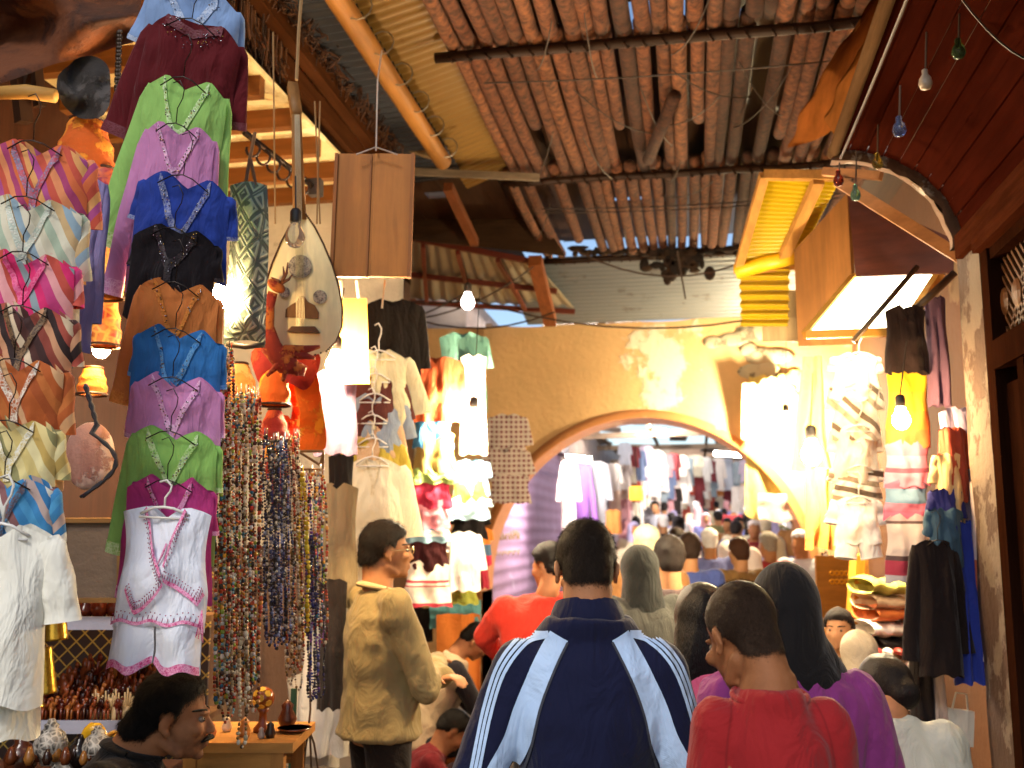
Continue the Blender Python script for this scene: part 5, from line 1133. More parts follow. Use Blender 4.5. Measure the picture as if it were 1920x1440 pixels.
def Jt(h=1.74, **k):
    J = dict(pelvis=(0, 0, .53 * h), waist=(0, .005, .615 * h), chest=(0, .0, .73 * h), neck=(0, -.015, .835 * h), head=(0, .015, .925 * h))
    for n, s in (('L', -1), ('R', 1)):
        J.update({'sh' + n: (s * .108 * h, -.01, .81 * h), 'el' + n: (s * .145 * h, -.03, .635 * h), 'wr' + n: (s * .155 * h, .04, .49 * h), 'hip' + n: (s * .052 * h, 0, .515 * h), 'kn' + n: (s * .058 * h, .02, .285 * h), 'an' + n: (s * .055 * h, -.02, .045 * h)})
    J.update(k); J = {a: Vector(c) for a, c in J.items()}; J['h'] = h; return J
def headM(J, yaw=0, pitch=0, roll=0): return Matrix.Translation(J['head']) @ Euler((R(pitch), R(roll), R(yaw)), 'XYZ').to_matrix().to_4x4()
def body_mesh(J, HM, vox=.008, k=1.0, fingers=True, sk='#9c6a48', bare_legs=False, build=1.0, beard=0):
    b = MB(); hk = J['h'] / 1.74 * k if J['h'] > 1.5 else k * .93; Q = HM.to_3x3()
    def H(x, y, z): return HM @ (Vector((x, y, z)) * hk)
    def he(c, r, E=None): b.ell(H(*c), [q * hk for q in r], Q @ E if E else Q, 18, 12)
    he((0, -.014, .034), (.073, .094, .086)); he((0, .03, -.03), (.06, .064, .082)); he((0, .045, -.078), (.042, .045, .034)); he((0, .078, -.098), (.02, .018, .016))
    b.rcone(H(0, .09, .008), H(0, .110, -.028), .007 * hk, .0105 * hk); he((.01, .1, -.032), (.009, .010, .007)); he((-.01, .1, -.032), (.009, .010, .007))
    he((0, .082, .022), (.048, .016, .009)); he((0, .095, -.06), (.021, .011, .006)); he((0, .093, -.071), (.018, .011, .007))
    for s in (-1, 1):
        he((s * .04, .07, -.022), (.024, .022, .02)); E = Euler((R(-12), R(s * 8), R(s * 24))).to_matrix()
        he((s * .078, -.012, -.008), (.007, .018, .029), E); he((s * .077, -.004, -.034), (.008, .012, .012)); b.rcone(H(s * .05, -.02, -.06), H(s * .045, .03, -.09), .017 * hk, .016 * hk)
    nb = J['neck']; b.rcone(H(0, -.052, .0), nb + Vector((0, -.01, .01)), .056 * hk * build, .06 * hk * build); b.rcone(H(0, -.028, -.05), nb + Vector((0, 0, .0)), .056 * hk * build, .062 * hk * build); b.rcone(nb, J['chest'].lerp(nb, .6), .066 * hk, .09 * hk)
    h = J['h']
    b.tube([J['pelvis'] - (J['waist'] - J['pelvis']) * .6, J['pelvis'], J['waist'], J['chest'], J['chest'].lerp(J['neck'], .55), J['neck'].lerp(J['chest'], .1)],
           [(.07 * h, .06 * h), (.088 * h, .068 * h), (.075 * h, .058 * h), (.092 * h, .066 * h), (.088 * h, .052 * h), (.035 * h, .034 * h)], 18, True, (1, 0, 0))
    for n, s in (('L', -1), ('R', 1)):
        sh, el, wr = J['sh' + n], J['el' + n], J['wr' + n]
        b.rcone(J['chest'].lerp(J['neck'], .75), sh, .05 * h / 1.74, .05 * h / 1.74); b.rcone(sh, el, .047 * h / 1.74, .036 * h / 1.74); b.rcone(el, wr, .037 * h / 1.74, .024 * h / 1.74)
        d = (wr - el).normalized(); up = d.cross(Vector((0, 1, 0.2))).normalized() if ('hand' + n) not in J else J['hand' + n].normalized(); sd_ = d.cross(up).normalized(); g_ = h / 1.74
        pc = wr + d * .045 * g_; b.ell(pc, (.038 * g_, .015 * g_, .048 * g_), Matrix((sd_, up, d)).transposed(), 12, 8)
        if fingers:
            for i, (off, L) in enumerate(((-.027, .062), (-.009, .072), (.009, .068), (.026, .052))):
                a = wr + d * .082 * g_ + sd_ * off * g_; m1 = a + (d * .9 + up * .35) * L * .45 * g_; m2 = m1 + (d * .6 + up * .8) * L * .5 * g_
                b.rcone(a, m1, .0092 * g_, .0085 * g_, 8); b.rcone(m1, m2, .0085 * g_, .0072 * g_, 8)
            a = wr + d * .025 * g_ - sd_ * .03 * g_; m1 = a + (d * .6 - sd_ * .7 + up * .3) * .035 * g_; b.rcone(a, m1, .011 * g_, .0098 * g_, 8); b.rcone(m1, m1 + (d * .9 + up * .3) * .03 * g_, .0098 * g_, .008 * g_, 8)
        hp, kn, an = J['hip' + n], J['kn' + n], J['an' + n]
        b.rcone(hp, kn, .085 * h / 1.74, .055 * h / 1.74); b.rcone(kn, an, .055 * h / 1.74, .038 * h / 1.74)
        if ('toe' + n) not in J: J['toe' + n] = an + Vector((s * .02, .16, -.045))
        b.rcone(an + Vector((0, -.02, -.035)), J['toe' + n] + Vector((0, 0, .01)), .036, .028)
    me = remesh(b, 'person', skin(sk), vox, 4); inv = HM.inverted()
    if beard:
        at = me.attributes.new('beard', 'FLOAT', 'POINT')
        for v in me.vertices:
            q = inv @ v.co / hk
            if q.length < .2: at.data[v.index].value = beard * max(0, min(1, (q.y + .015) / .03)) * max(0, min(1, (-.04 + .25 * max(0, .05 - q.y) - q.z) / .02)) * (.75 + .5 * nz(q.x * 90, q.y * 90, q.z * 90))
    return me
def hair_part(body, HM, hk, mat, th=.006, line=None, name='hair', parent=None, fade=.05, strands=0, slen=.01):
    """hair grown off the scalp: head faces above the hairline lifted along their normals"""
    inv = HM.inverted(); me = body.data; L = line or ((-.2, -.078), (-.075, -.07), (-.045, -.045), (-.02, -.02), (.012, .0), (.03, .04), (.07, .058), (.2, .062))
    def edge(y):
        for (a, c), (d, e) in zip(L, L[1:]):
            if a <= y <= d: return c + (e - c) * (y - a) / (d - a)
        return .06
    m = {}; vs = []; fs = []
    dist = {}
    for v in me.vertices:
        q = inv @ v.co / hk
        if q.length < .148 and not (abs(q.x) > .0775 and -.045 < q.y < .035 and q.z < .03): dist[v.index] = (q.z - edge(q.y) + .006 * nz(q.x * 60, q.y * 60, q.z * 60), q)
    for p in me.polygons:
        if all(i in dist and dist[i][0] > 0 for i in p.vertices):
            f = []
            for i in p.vertices:
                if i not in m:
                    v = me.vertices[i]; e = min(1, dist[i][0] / .03); m[i] = len(vs); vs.append(v.co + v.normal * (th * hk * (.12 + .88 * e) * (1 + .3 * nz(*(v.co * 80)))))
                f.append(m[i])
            fs.append(f)
    b = MB(); b.add(vs, fs); nb_ = len(vs); R3 = HM.to_3x3(); back = R3 @ Vector((0, -.5, -.85)); rg = random.Random(5); keys = list(m.items())
    for i in range(strands):   # single short hairs over the shell soften its edge
        k, j = rg.choice(keys); e = min(1, dist[k][0] / fade)
        if rg.random() > .25 + e: continue
        n = me.vertices[k].normal; q = dist[k][1]; t = back - n * back.dot(n); t = t.normalized() if t.length > 1e-3 else n.orthogonal()
        t = (t + n * rg.uniform(.25, .8) + Vector((rg.uniform(-.4, .4), rg.uniform(-.4, .4), rg.uniform(-.3, .3)))).normalized(); p = vs[j] + Vector((rg.uniform(-.004, .004), rg.uniform(-.004, .004), rg.uniform(-.004, .004))); s_ = n.cross(t) * .0008
        L_ = slen * rg.uniform(.5, 1.2) * (.5 + .5 * e); b.add([p - s_, p + s_, p + t * L_], [(0, 1, 2)])
    o = b.build(name, mat, parent, False, True); at = o.data.attributes.new('dens', 'FLOAT', 'POINT')
    for i, k in m.items(): at.data[k].value = min(1, dist[i][0] / fade)
    for k in range(nb_, len(b.v)): at.data[k].value = 1
    return o
def top_mesh(J, name, mat, vox=.012, ease=1.0, hem=None, sleeves=True, sl_len=(1, 1), wr=.006, seed=0, width=1.0, flare=1.0, sr=1.0, neckr=.036, smooth=3, dep=1.0, wsc=(9, 9, 5)):
    h = J['h']; b = MB(); e = ease; hemp = Vector(hem) if hem is not None else J['pelvis'] + (J['pelvis'] - J['waist']) * .35
    wd_ = (J['shR'] - J['shL']).length / (.216 * h) * width; xa = (J['shR'] - J['shL']).normalized()
    nk = J['neck']
    P = [hemp, J['pelvis'].lerp(hemp, .1) if hem is not None and (hemp - J['pelvis']).length > .2 else J['pelvis'], J['waist'], J['chest'].lerp(J['waist'], .4), J['chest'], J['chest'].lerp(nk, .5), J['chest'].lerp(nk, .78), nk + (nk - J['chest']) * .02]
    RX = [.105 * flare, .105 * (flare * .4 + .6), .098, .104, .110, .110, .082, neckr + .012]; RY = [.086 * flare, .086, .08, .083, .082, .068, .052, neckr + .01]
    b.tube(P, [(x * h * e * wd_, y * h * e * dep) for x, y in zip(RX, RY)], 26, True, xa)
    for i, (n, s) in enumerate((('L', -1), ('R', 1))):
        sh, el, wrp = J['sh' + n], J['el' + n], J['wr' + n]; g_ = h / 1.74 * e * sr
        b.rcone(J['chest'].lerp(nk, .82), sh + Vector((0, 0, -.012)), .05 * g_, .062 * g_); b.rcone(J['chest'], sh - Vector((0, 0, .05)), .08 * g_, .066 * g_)
        if sleeves:
            if sl_len[i] <= .5: b.rcone(sh, sh.lerp(el, sl_len[i] * 2), .068 * g_, .07 * g_)
            else: b.rcone(sh, el, .068 * g_, .056 * g_); b.rcone(el, el.lerp(wrp, (sl_len[i] - .5) * 2), .056 * g_, .046 * g_)
    return remesh(b, name, mat, vox, smooth, wr, wsc, seed)
def legs_mesh(J, name, mat, vox=.014, ease=1.0, wr=.006, skirt=False):
    h = J['h']; b = MB(); g_ = h / 1.74 * ease
    b.tube([J['pelvis'] - Vector((0, 0, .06)), J['pelvis'], J['waist']], [(.098 * h, .08 * h), (.1 * h, .082 * h), (.09 * h, .07 * h)], 18, True, (J['hipR'] - J['hipL']).normalized())
    if skirt: b.tube([J['waist'], J['pelvis'], (J['knL'] + J['knR']) / 2, (J['anL'] + J['anR']) / 2 + Vector((0, 0, -.02))], [(.09 * h, .07 * h), (.115 * h, .1 * h), (.13 * h, .12 * h), (.15 * h, .14 * h)], 22, True, (1, 0, 0))
    else:
        for n in 'LR': b.rcone(J['hip' + n], J['kn' + n], .1 * g_, .072 * g_); b.rcone(J['kn' + n], J['an' + n].lerp(J['kn' + n], .06), .072 * g_, .06 * g_)
    return remesh(b, name, mat, vox, 3, wr)
def shoes_part(J, parent, mat):
    for n in 'LR':
        a, t = J['an' + n], J['toe' + n]; d = (t - a); b = MB(); hl = Vector((a.x, a.y, t.z + .012)) - Vector((d.x, d.y, 0)).normalized() * .05
        b.rcone(hl, t, .042, .036); b.rcone(a - Vector((0, 0, .0)), hl.lerp(t, .3), .045, .04); link(remesh(b, 'shoe', mat, .012, 3), 'shoe', parent)
def eyes(HM, hk, parent):
    for s in (-1, 1):
        c = HM @ (Vector((s * .031, .0775, .004)) * hk); b = MB(); b.ell(c, .0098 * hk, None, 12, 8); e = b.build('eye', plain('#6a5e54', .25, 0, .05, 5, 0), parent, False, True)
        b = MB(); f = HM.to_3x3() @ Vector((s * .05, .995, -.02)); b.ell(c + f * .0072 * hk, .0055 * hk, None, 10, 6); b.build('iris', plain('#1c120c', .1, 0, .05, 5, 0), None, False, True).parent = e
        b = MB(); b.tube([HM @ (Vector((s * (.012 + .011 * i), .0905 - .0046 * i * i * .8, .026 + .004 * math.sin(i * .9))) * hk) for i in range(5)], [.002 * hk, .0036 * hk, .0036 * hk, .003 * hk, .0015 * hk], 6); b.build('eyebrow', hairm(), parent, False, True)
def place(o, px, d, rz, z=0, py=1000): p = W(px, py, d); o.location = (p.x, p.y, z); o.rotation_euler = (0, 0, rz); return o
def strip_on(bvh, poly2, wdt, n, off, name, mat, parent, axis=1, y0=-2.0):
    """a strip laid over a garment: local x,z path projected onto the cloth from behind"""
    b = MB(); L = len(poly2) - 1
    def pt(u):
        t = u * L; i = min(int(t), L - 1); f = t - i; P = [Vector(poly2[max(0, min(L, i + q))]) for q in (-1, 0, 1, 2)]
        return .5 * ((2 * P[1]) + (P[2] - P[0]) * f + (2 * P[0] - 5 * P[1] + 4 * P[2] - P[3]) * f * f + (3 * P[1] - P[0] - 3 * P[2] + P[3]) * f ** 3)
    rows = []
    m = 9
    for i in range(n + 1):
        u = i / n; p = pt(u); dd = (pt(min(1, u + .01)) - pt(max(0, u - .01))).normalized(); nn = Vector((-dd.y, dd.x)); w_ = wdt(u) if callable(wdt) else wdt; row = []
        for j in range(m):
            q = p + nn * w_ * (j / (m - 1) - .5); hit = bvh.ray_cast(Vector((q.x, y0, q.y)), Vector((0, 1, 0)))
            row.append(hit[0] + hit[1] * off if hit[0] else None)
        rows.append(row)
    vs = []; fs = []; idx = {}
    for i in range(n):
        for j in range(m - 1):
            k = [(i, j), (i, j + 1), (i + 1, j + 1), (i + 1, j)]
            if all(rows[a][c] is not None for a, c in k):
                ys = [rows[a][c].y for a, c in k]
                if max(ys) - min(ys) > .05: continue
                f = []
                for q in k:
                    if q not in idx: idx[q] = len(vs); vs.append(rows[q[0]][q[1]])
                    f.append(idx[q])
                fs.append(f)
    if vs: b.add(vs, fs); return b.build(name, mat, parent, False, True)

# --- man in the navy tracksuit jacket, seen from behind
dN = 2.62; zt = W(1115, 980, dN).z; hN = (zt) / 1.0
J = Jt(hN, head=(.0, .06, hN - .118), neck=(0, .0, hN - .245), shL=(-.172, -.01, hN - .372), shR=(.172, -.01, hN - .372), elL=(-.295, -.03, hN - .66), elR=(.265, -.02, hN - .66), wrL=(-.32, .08, hN - .92), wrR=(.28, .10, hN - .92), chest=(0, .0, hN - .48))
HM = headM(J, 4, -16); me = body_mesh(J, HM, .0062, 1.02, build=1.08); man = link(me, 'person'); place(man, 1100, dN, YAW * .9)
tag(man, 'man seen from behind in a navy tracksuit jacket with light blue panels', 'person')
hk = hN / 1.74 * 1.02
hair_part(man, HM, hk, hairf('#1c130c'), .006, ((-.2, -.085), (-.085, -.08), (-.06, -.062), (-.035, -.05), (-.02, -.02), (.02, .0), (.05, .04), (.085, .055), (.2, .06)), parent=man, strands=9000, slen=.011)
NV = cloth('#0b1030', .12); jm = top_mesh(J, 'jacket', NV, .0095, 1.06, seed=3, wr=.007, width=1.04, neckr=.05, sr=1.08)
jk = link(jm, 'jacket', man)
bvh = BVHTree.FromPolygons([v.co.copy() for v in jm.vertices], [tuple(p.vertices) for p in jm.polygons])
LB = cloth('#a9c4e6', .05)
b = MB(); nk = J['neck'] + Vector((0, .01, -.01))
b.grid(lambda u, v: nk + Vector(((.088 + .012 * math.sin(v * 3.14) - .006 * v) * math.cos(6.283 * u), (.083 + .012 * math.sin(v * 3.14)) * math.sin(6.283 * u) - .012 + .022 * v, -.035 + (.085 - .02 * math.sin(6.283 * u)) * v)), 40, 8)
b.grid(lambda u, v: nk + Vector(((.078 - .006 * v) * math.cos(-6.283 * u), (.074) * math.sin(-6.283 * u) - .012 + .022 * v, -.035 + (.085 + .02 * math.sin(6.283 * u)) * v)), 40, 4)
b.build('collar', NV, jk, False, True)
zs = hN + .045
for s in (-1, 1):
    strip_on(bvh, [(s * .075, zs - .325), (s * .125, zs - .42), (s * .158, zs - .50), (s * .182, zs - .58), (s * .228, zs - .67), (s * .275, zs - .77), (s * .30, zs - .95)], lambda u: .048 + .045 * u, 70, .0035, 'shoulder_panel', LB, jk)
    strip_on(bvh, [(s * .054, zs - .34), (s * .098, zs - .43), (s * .126, zs - .51), (s * .146, zs - .60), (s * .18, zs - .70), (s * .21, zs - .80), (s * .24, zs - .97)], .006, 70, .0045, 'piping', cloth('#3a3c46'), jk)
    for i, o_ in enumerate((0, .015, .030)):
        strip_on(bvh, [(s * .10, zs - .327 + o_ * .3), (s * (.16 + o_ * .35), zs - .352 + o_ * .55), (s * (.208 + o_ * .5), zs - .41 + o_ * .6), (s * (.24 + o_ * .6), zs - .50 + o_ * .4), (s * (.268 + o_ * .6), zs - .62 + o_ * .2), (s * (.295 + o_ * .6), zs - .75), (s * (.31 + o_ * .6), zs - .9)], .0075, 70, .004, 'sleeve_stripe', LB, jk)
link(legs_mesh(J, 'trousers', cloth('#16181f')), 'trousers', man); shoes_part(J, man, plain('#1a1a1c'))

# --- boy in the red tee shirt, head bent
dB = 2.12; zt = W(1405, 1107, dB).z; hB = zt + .025
J = Jt(hB, head=(-.035, .08, hB - .125), neck=(0, -.0, hB - .225), shL=(-.108, 0, hB - .30), shR=(.108, 0, hB - .30), elL=(-.135, -.0, hB - .57), elR=(.13, .0, hB - .57), wrL=(-.17, .12, hB - .78), wrR=(.16, .12, hB - .78), chest=(0, -.0, hB - .42))
HM = headM(J, 24, -28); boy = link(body_mesh(J, HM, .0058, 1.03, sk='#8a5836', build=.86), 'person'); place(boy, 1432, dB, YAW)
tag(boy, 'boy seen from behind in a red tee shirt with close cropped hair', 'person'); hk = hB / 1.74 * 1.03
hair_part(boy, HM, hk, hairf('#2e2016', 520), .003, ((-.2, -.095), (-.075, -.092), (-.05, -.075), (-.03, -.05), (-.015, -.01), (.02, .005), (.045, .04), (.08, .055), (.2, .06)), parent=boy, strands=8000, slen=.005); eyes(HM, hk, boy)
RD = cloth('#8f080e', .1); jm = top_mesh(J, 'tee_shirt', RD, .0095, 1.05, seed=8, wr=.008, sl_len=(.42, .42), width=1.0, sr=.92, neckr=.042); tee = link(jm, 'tee_shirt', boy)
bvh = BVHTree.FromPolygons([v.co.copy() for v in jm.vertices], [tuple(p.vertices) for p in jm.polygons])
b = MB(); nk = J['neck'] + Vector((0, 0, -.012)); b.tube([nk + Vector((.075 * math.cos(a), .07 * math.sin(a) - .0, .012 * math.sin(a))) for a in [i * math.pi / 16 for i in range(33)]], .007, 8); b.build('neckband', RD, tee, False, True)

for s in (-1, 1): strip_on(bvh, [(s * .085, hB - .245), (s * .10, hB - .30), (s * .107, hB - .36), (s * .108, hB - .42)], .004, 40, .0015, 'seam', cloth('#7e070c', .1), tee)
link(legs_mesh(J, 'trousers', cloth('#2a2a34')), 'trousers', boy); shoes_part(J, boy, plain('#3a3030'))

# --- woman in purple with a black headscarf
dW = 2.85; zt = W(1468, 1060, dW).z; hW = zt
J = Jt(hW, head=(.0, .03, hW - .12), shL=(-.17, 0, hW - .375), shR=(.17, 0, hW - .375), elL=(-.25, .0, hW - .65), elR=(.26, .02, hW - .66), wrL=(-.2, .16, hW - .8), wrR=(.2, .18, hW - .8))
HM = headM(J, -6, 0); wo = link(body_mesh(J, HM, .01, 1.0), 'person'); place(wo, 1470, dW, YAW); tag(wo, 'woman seen from behind in a purple robe and long black headscarf', 'person')
PU = cloth('#742468', .14); link(top_mesh(J, 'robe', PU, .012, 1.14, hem=(0, 0, .12), seed=5, wr=.013, wsc=(16, 16, 3), flare=1.5, sr=1.25, width=1.06), 'robe', wo)
b = MB(); hc = J['head']; b.ell(hc + Vector((0, -.012, .012)), (.094, .116, .118), None, 20, 14)
b.tube([hc + Vector((0, -.03, .02)), hc + Vector((0, -.045, -.1)), hc + Vector((.01, -.06, -.2)), hc + Vector((.03, -.085, -.33)), hc + Vector((.05, -.09, -.43))], [(.09, .10), (.1, .095), (.13, .085), (.12, .05), (.07, .02)], 20, True, (1, 0, 0))
b.tube([hc + Vector((.03, -.05, -.08)), hc + Vector((.09, -.03, -.2)), hc + Vector((.14, -.02, -.28))], [(.06, .07), (.08, .07), (.04, .04)], 14, True, (1, 0, 0))
link(remesh(b, 'headscarf', cloth('#0d0a0c', .1), .01, 4, .005, seed=2), 'headscarf', wo); shoes_part(J, wo, plain('#1a1210'))

# --- woman with long dark hair beside the boy
dK = 3.1; zt = W(1325, 1095, dK).z; J = Jt(zt, head=(-.0, .04, zt - .12)); HM = headM(J, -15, -5); kw = link(body_mesh(J, HM, .011, 1.0), 'person'); place(kw, 1318, dK, YAW + .1); tag(kw, 'woman with loose black hair in a pink top just left of the boy', 'person')
link(top_mesh(J, 'top', cloth('#b8486e'), .013, 1.05, wr=.008, seed=9), 'top', kw); link(legs_mesh(J, 'skirt', cloth('#2a1c20'), skirt=True), 'skirt', kw)
b = MB(); hc = J['head']; b.ell(hc + Vector((0, -.016, .022)), (.086, .108, .104), None, 18, 12); b.tube([hc + Vector((0, -.03, .0)), hc + Vector((-.01, -.05, -.1)), hc + Vector((-.03, -.065, -.22)), hc + Vector((-.05, -.07, -.3))], [(.085, .09), (.1, .075), (.105, .055), (.06, .02)], 18, True, (1, 0, 0))
link(remesh(b, 'hair', hairm('#0c0808', 200), .011, 3, .006), 'hair', kw); shoes_part(J, kw, plain('#1a1210'))

# --- man in the beige jacket with arms folded
dG = 4.25; zt = W(722, 980, dG).z; h = zt - .0
J = Jt(h, elR=(.22, .11, h - .66), elL=(-.2, .16, h - .66), wrR=(-.10, .30, h - .60), wrL=(.08, .25, h - .64), head=(0, .02, h - .12)); J['handR'] = Vector((0, 0, -1)); J['handL'] = Vector((0, 0, -1))
HM = headM(J, -8, 0); gm = link(body_mesh(J, HM, .0085, 1.0, sk='#a87650', beard=.6), 'person'); place(gm, 718, dG, YAW + R(-62)); tag(gm, 'man in a beige jacket and glasses standing with folded arms', 'person'); hk = h / 1.74
hair_part(gm, HM, hk, hairf('#120d0a'), .018, ((-.2, -.08), (-.07, -.07), (-.045, -.045), (-.02, -.015), (.012, .0), (.03, .035), (.07, .05), (.2, .06)), parent=gm, strands=5000, slen=.018); eyes(HM, hk, gm)
link(top_mesh(J, 'jacket', cloth('#887648', .14), .011, .98, hem=(0, 0, .86), seed=12, wr=.012, flare=1.12, dep=1.08), 'jacket', gm)
b = MB(); nk = J['neck']; b.tube([nk + Vector((.075 * math.cos(a), .07 * math.sin(a), .012 - .02 * math.sin(a))) for a in [i * math.pi / 12 for i in range(25)]], [(.012, .028)] * 25, 8, False, (0, 0, 1)); b.build('collar', cloth('#b09a68'), gm, False, True)
link(legs_mesh(J, 'trousers', cloth('#1c130d'), .013), 'trousers', gm); shoes_part(J, gm, plain('#17110d'))
b = MB()
for s in (-1, 1):
    b.tube([HM @ (Vector((s * (.033 + .02 * math.cos(a)), .104, .004 + .016 * math.sin(a))) * hk) for a in [i * math.pi / 8 for i in range(17)]], .0018, 5); b.tube([HM @ (Vector(q) * hk) for q in ((s * .053, .102, .008), (s * .074, .06, .008), (s * .08, -.005, .004))], .0018, 5)
b.tube([HM @ (Vector(q) * hk) for q in ((-.013, .106, .006), (.013, .106, .006))], .0018, 5); b.build('glasses', plain('#c8b88a', .25, .8), gm, False, True)

# --- seated man in black with a moustache
dS = 2.95; zt = W(345, 1258, dS).z; h = 1.7; zh = zt - .12
J = Jt(h, head=(0, .04, zh), neck=(0, -.07, zh - .10), chest=(0, -.12, zh - .26), waist=(0, -.10, zh - .49), pelvis=(0, -.04, zh - .68), shL=(-.185, -.11, zh - .145), shR=(.185, -.11, zh - .145), elL=(-.24, .05, zh - .5), elR=(.24, .06, zh - .5), wrL=(-.1, .26, zh - .56), wrR=(.1, .26, zh - .56),
       hipL=(-.09, 0, zh - .70), hipR=(.09, 0, zh - .70), knL=(-.14, .42, zh - .68), knR=(.14, .42, zh - .68), anL=(-.12, .40, .08), anR=(.12, .40, .08))
HM = headM(J, 0, -6); sm = link(body_mesh(J, HM, .006, 1.02, sk='#8e5e3e', beard=.75), 'person'); place(sm, 318, dS, YAW + R(-82)); tag(sm, 'seated man in a black jacket with moustache, in profile below the white outfit', 'person'); hk = h / 1.74 * 1.02
hair_part(sm, HM, hk, hairf('#0e0a08'), .014, ((-.2, -.085), (-.07, -.075), (-.045, -.05), (-.02, -.02), (.012, -.01), (.03, .03), (.06, .055), (.2, .06)), parent=sm, strands=9000, slen=.016); eyes(HM, hk, sm)
b = MB(); b.tube([HM @ (Vector(q) * hk) for q in ((-.032, .088, -.058), (-.018, .103, -.048), (0, .110, -.046), (.018, .103, -.048), (.032, .088, -.058))], [(.003, .003), (.008, .006), (.009, .007), (.008, .006), (.003, .003)], 8); b.build('moustache', hairm('#0e0a08'), sm, False, True)
link(top_mesh(J, 'jacket', cloth('#15100e', .2), .011, 1.06, seed=15, wr=.007), 'jacket', sm); link(legs_mesh(J, 'trousers', cloth('#15110f')), 'trousers', sm); shoes_part(J, sm, plain('#120c0a'))
b = MB(); nk = J['neck']; b.tube([nk + Vector((.072 * math.cos(a), .068 * math.sin(a), .014 - .022 * math.sin(a))) for a in [i * math.pi / 12 for i in range(25)]], [(.010, .024)] * 25, 8, False, (0, 0, 1)); b.build('collar', cloth('#120d0b', .2), sm, False, True)
def stool(label, loc, top_z, m, rz=0):
    t = thing('stool', label, 'stool', loc, (0, 0, rz)); b = MB(); b.lathe([(.15, top_z - .04), (.16, top_z - .02), (.155, top_z)], (0, 0, 0), 20); b.build('seat', m, t, False)
    for a in range(4): b = MB(); c, s = math.cos(a * math.pi / 2 + .78), math.sin(a * math.pi / 2 + .78); b.tube([(c * .1, s * .1, top_z - .04), (c * .15, s * .15, 0)], .017, 8); b.build('leg', m, t, False, True)
stool('dark wooden stool under the seated man in black', (sm.location.x, sm.location.y, 0), zh - .78, wood('#4a2c18', .6, 3, 2))

# --- seated man in the pale waistcoat, leaning forward
dV = 6.2; zt = W(850, 1170, dV).z; h = 1.6; zh = zt - .1
J = Jt(h, head=(0, .24, zh), neck=(0, .12, zh - .09), chest=(0, .04, zh - .24), waist=(0, -.06, zh - .42), pelvis=(0, -.1, zh - .56), shL=(-.17, .08, zh - .15), shR=(.17, .08, zh - .15), elL=(-.2, .22, zh - .38), elR=(.22, .22, zh - .40), wrL=(-.08, .38, zh - .52), wrR=(.12, .36, zh - .56),
       hipL=(-.09, -.08, zh - .56), hipR=(.09, -.08, zh - .56), knL=(-.12, .36, zh - .58), knR=(.12, .36, zh - .58), anL=(-.1, .34, .08), anR=(.1, .34, .08))
HM = headM(J, -10, -48); vm = link(body_mesh(J, HM, .0095, .95), 'person'); place(vm, 822, dV, YAW + R(-75)); tag(vm, 'seated man in a pale waistcoat bending forward before the orange cloth', 'person')
hair_part(vm, HM, .93 * h / 1.74, hairm('#0e0a08'), .014, parent=vm)
link(top_mesh(J, 'pullover', cloth('#17131a'), .013, 1.0, wr=.005, sl_len=(1, 1)), 'pullover', vm); link(top_mesh(J, 'waistcoat', cloth('#b09a76'), .013, 1.09, sl_len=(0, 0), wr=.007, sleeves=False, width=.98), 'waistcoat', vm); link(legs_mesh(J, 'trousers', cloth('#26262c')), 'trousers', vm); shoes_part(J, vm, plain('#15110f'))
stool('wooden stool under the seated man in the waistcoat', (vm.location.x, vm.location.y, 0), zh - .65, wood('#8a4a1c', .6, 3, 2))
# --- small person crouching in dark red behind the beige jacket
dC = 6.0; zh = W(805, 1362, dC).z; h = 1.2
J = Jt(h, head=(0, .2, zh), neck=(0, .12, zh - .1), chest=(0, .04, zh - .18), waist=(0, -.06, zh - .3), pelvis=(0, -.1, zh - .36), shL=(-.13, .06, zh - .14), shR=(.13, .06, zh - .14), elL=(-.16, .2, zh - .3), elR=(.16, .2, zh - .3), wrL=(-.06, .3, zh - .36), wrR=(.06, .3, zh - .36),
       hipL=(-.07, -.1, zh - .38), hipR=(.07, -.1, zh - .38), knL=(-.1, .2, zh - .2), knR=(.1, .2, zh - .2), anL=(-.08, .02, .05), anR=(.08, .02, .05))
HM = headM(J, 0, -50); cm = link(body_mesh(J, HM, .011, 1.0), 'person'); place(cm, 790, dC, YAW + R(-80)); tag(cm, 'small person in dark red crouching behind the beige jacket', 'person')
link(top_mesh(J, 'robe', cloth('#6a1018'), .014, 1.1, wr=.007), 'robe', cm); link(legs_mesh(J, 'trousers', cloth('#2a1216')), 'trousers', cm); hair_part(cm, HM, .93, hairm('#0e0a08'), .015, parent=cm)

# --- person in red turning left beside the navy jacket
dR = 5.2; zt = W(1048, 1018, dR).z; J = Jt(zt, elL=(-.26, .2, zt - .48), wrL=(-.1, .42, zt - .6), head=(.03, .03, zt - .12), shL=(-.2, .04, zt - .33)); HM = headM(J, 30, -12); rm = link(body_mesh(J, HM, .011), 'person'); place(rm, 1022, dR, YAW + .35); tag(rm, 'person in a bright red pullover left of the navy jacket', 'person')
link(top_mesh(J, 'pullover', cloth('#d02a10'), .013, 1.12, wr=.008, seed=21, width=1.1), 'pullover', rm); link(legs_mesh(J, 'trousers', cloth('#23262e')), 'trousers', rm); hair_part(rm, HM, zt / 1.74, hairm('#120c0a'), .02, parent=rm); shoes_part(J, rm, plain('#222222'))
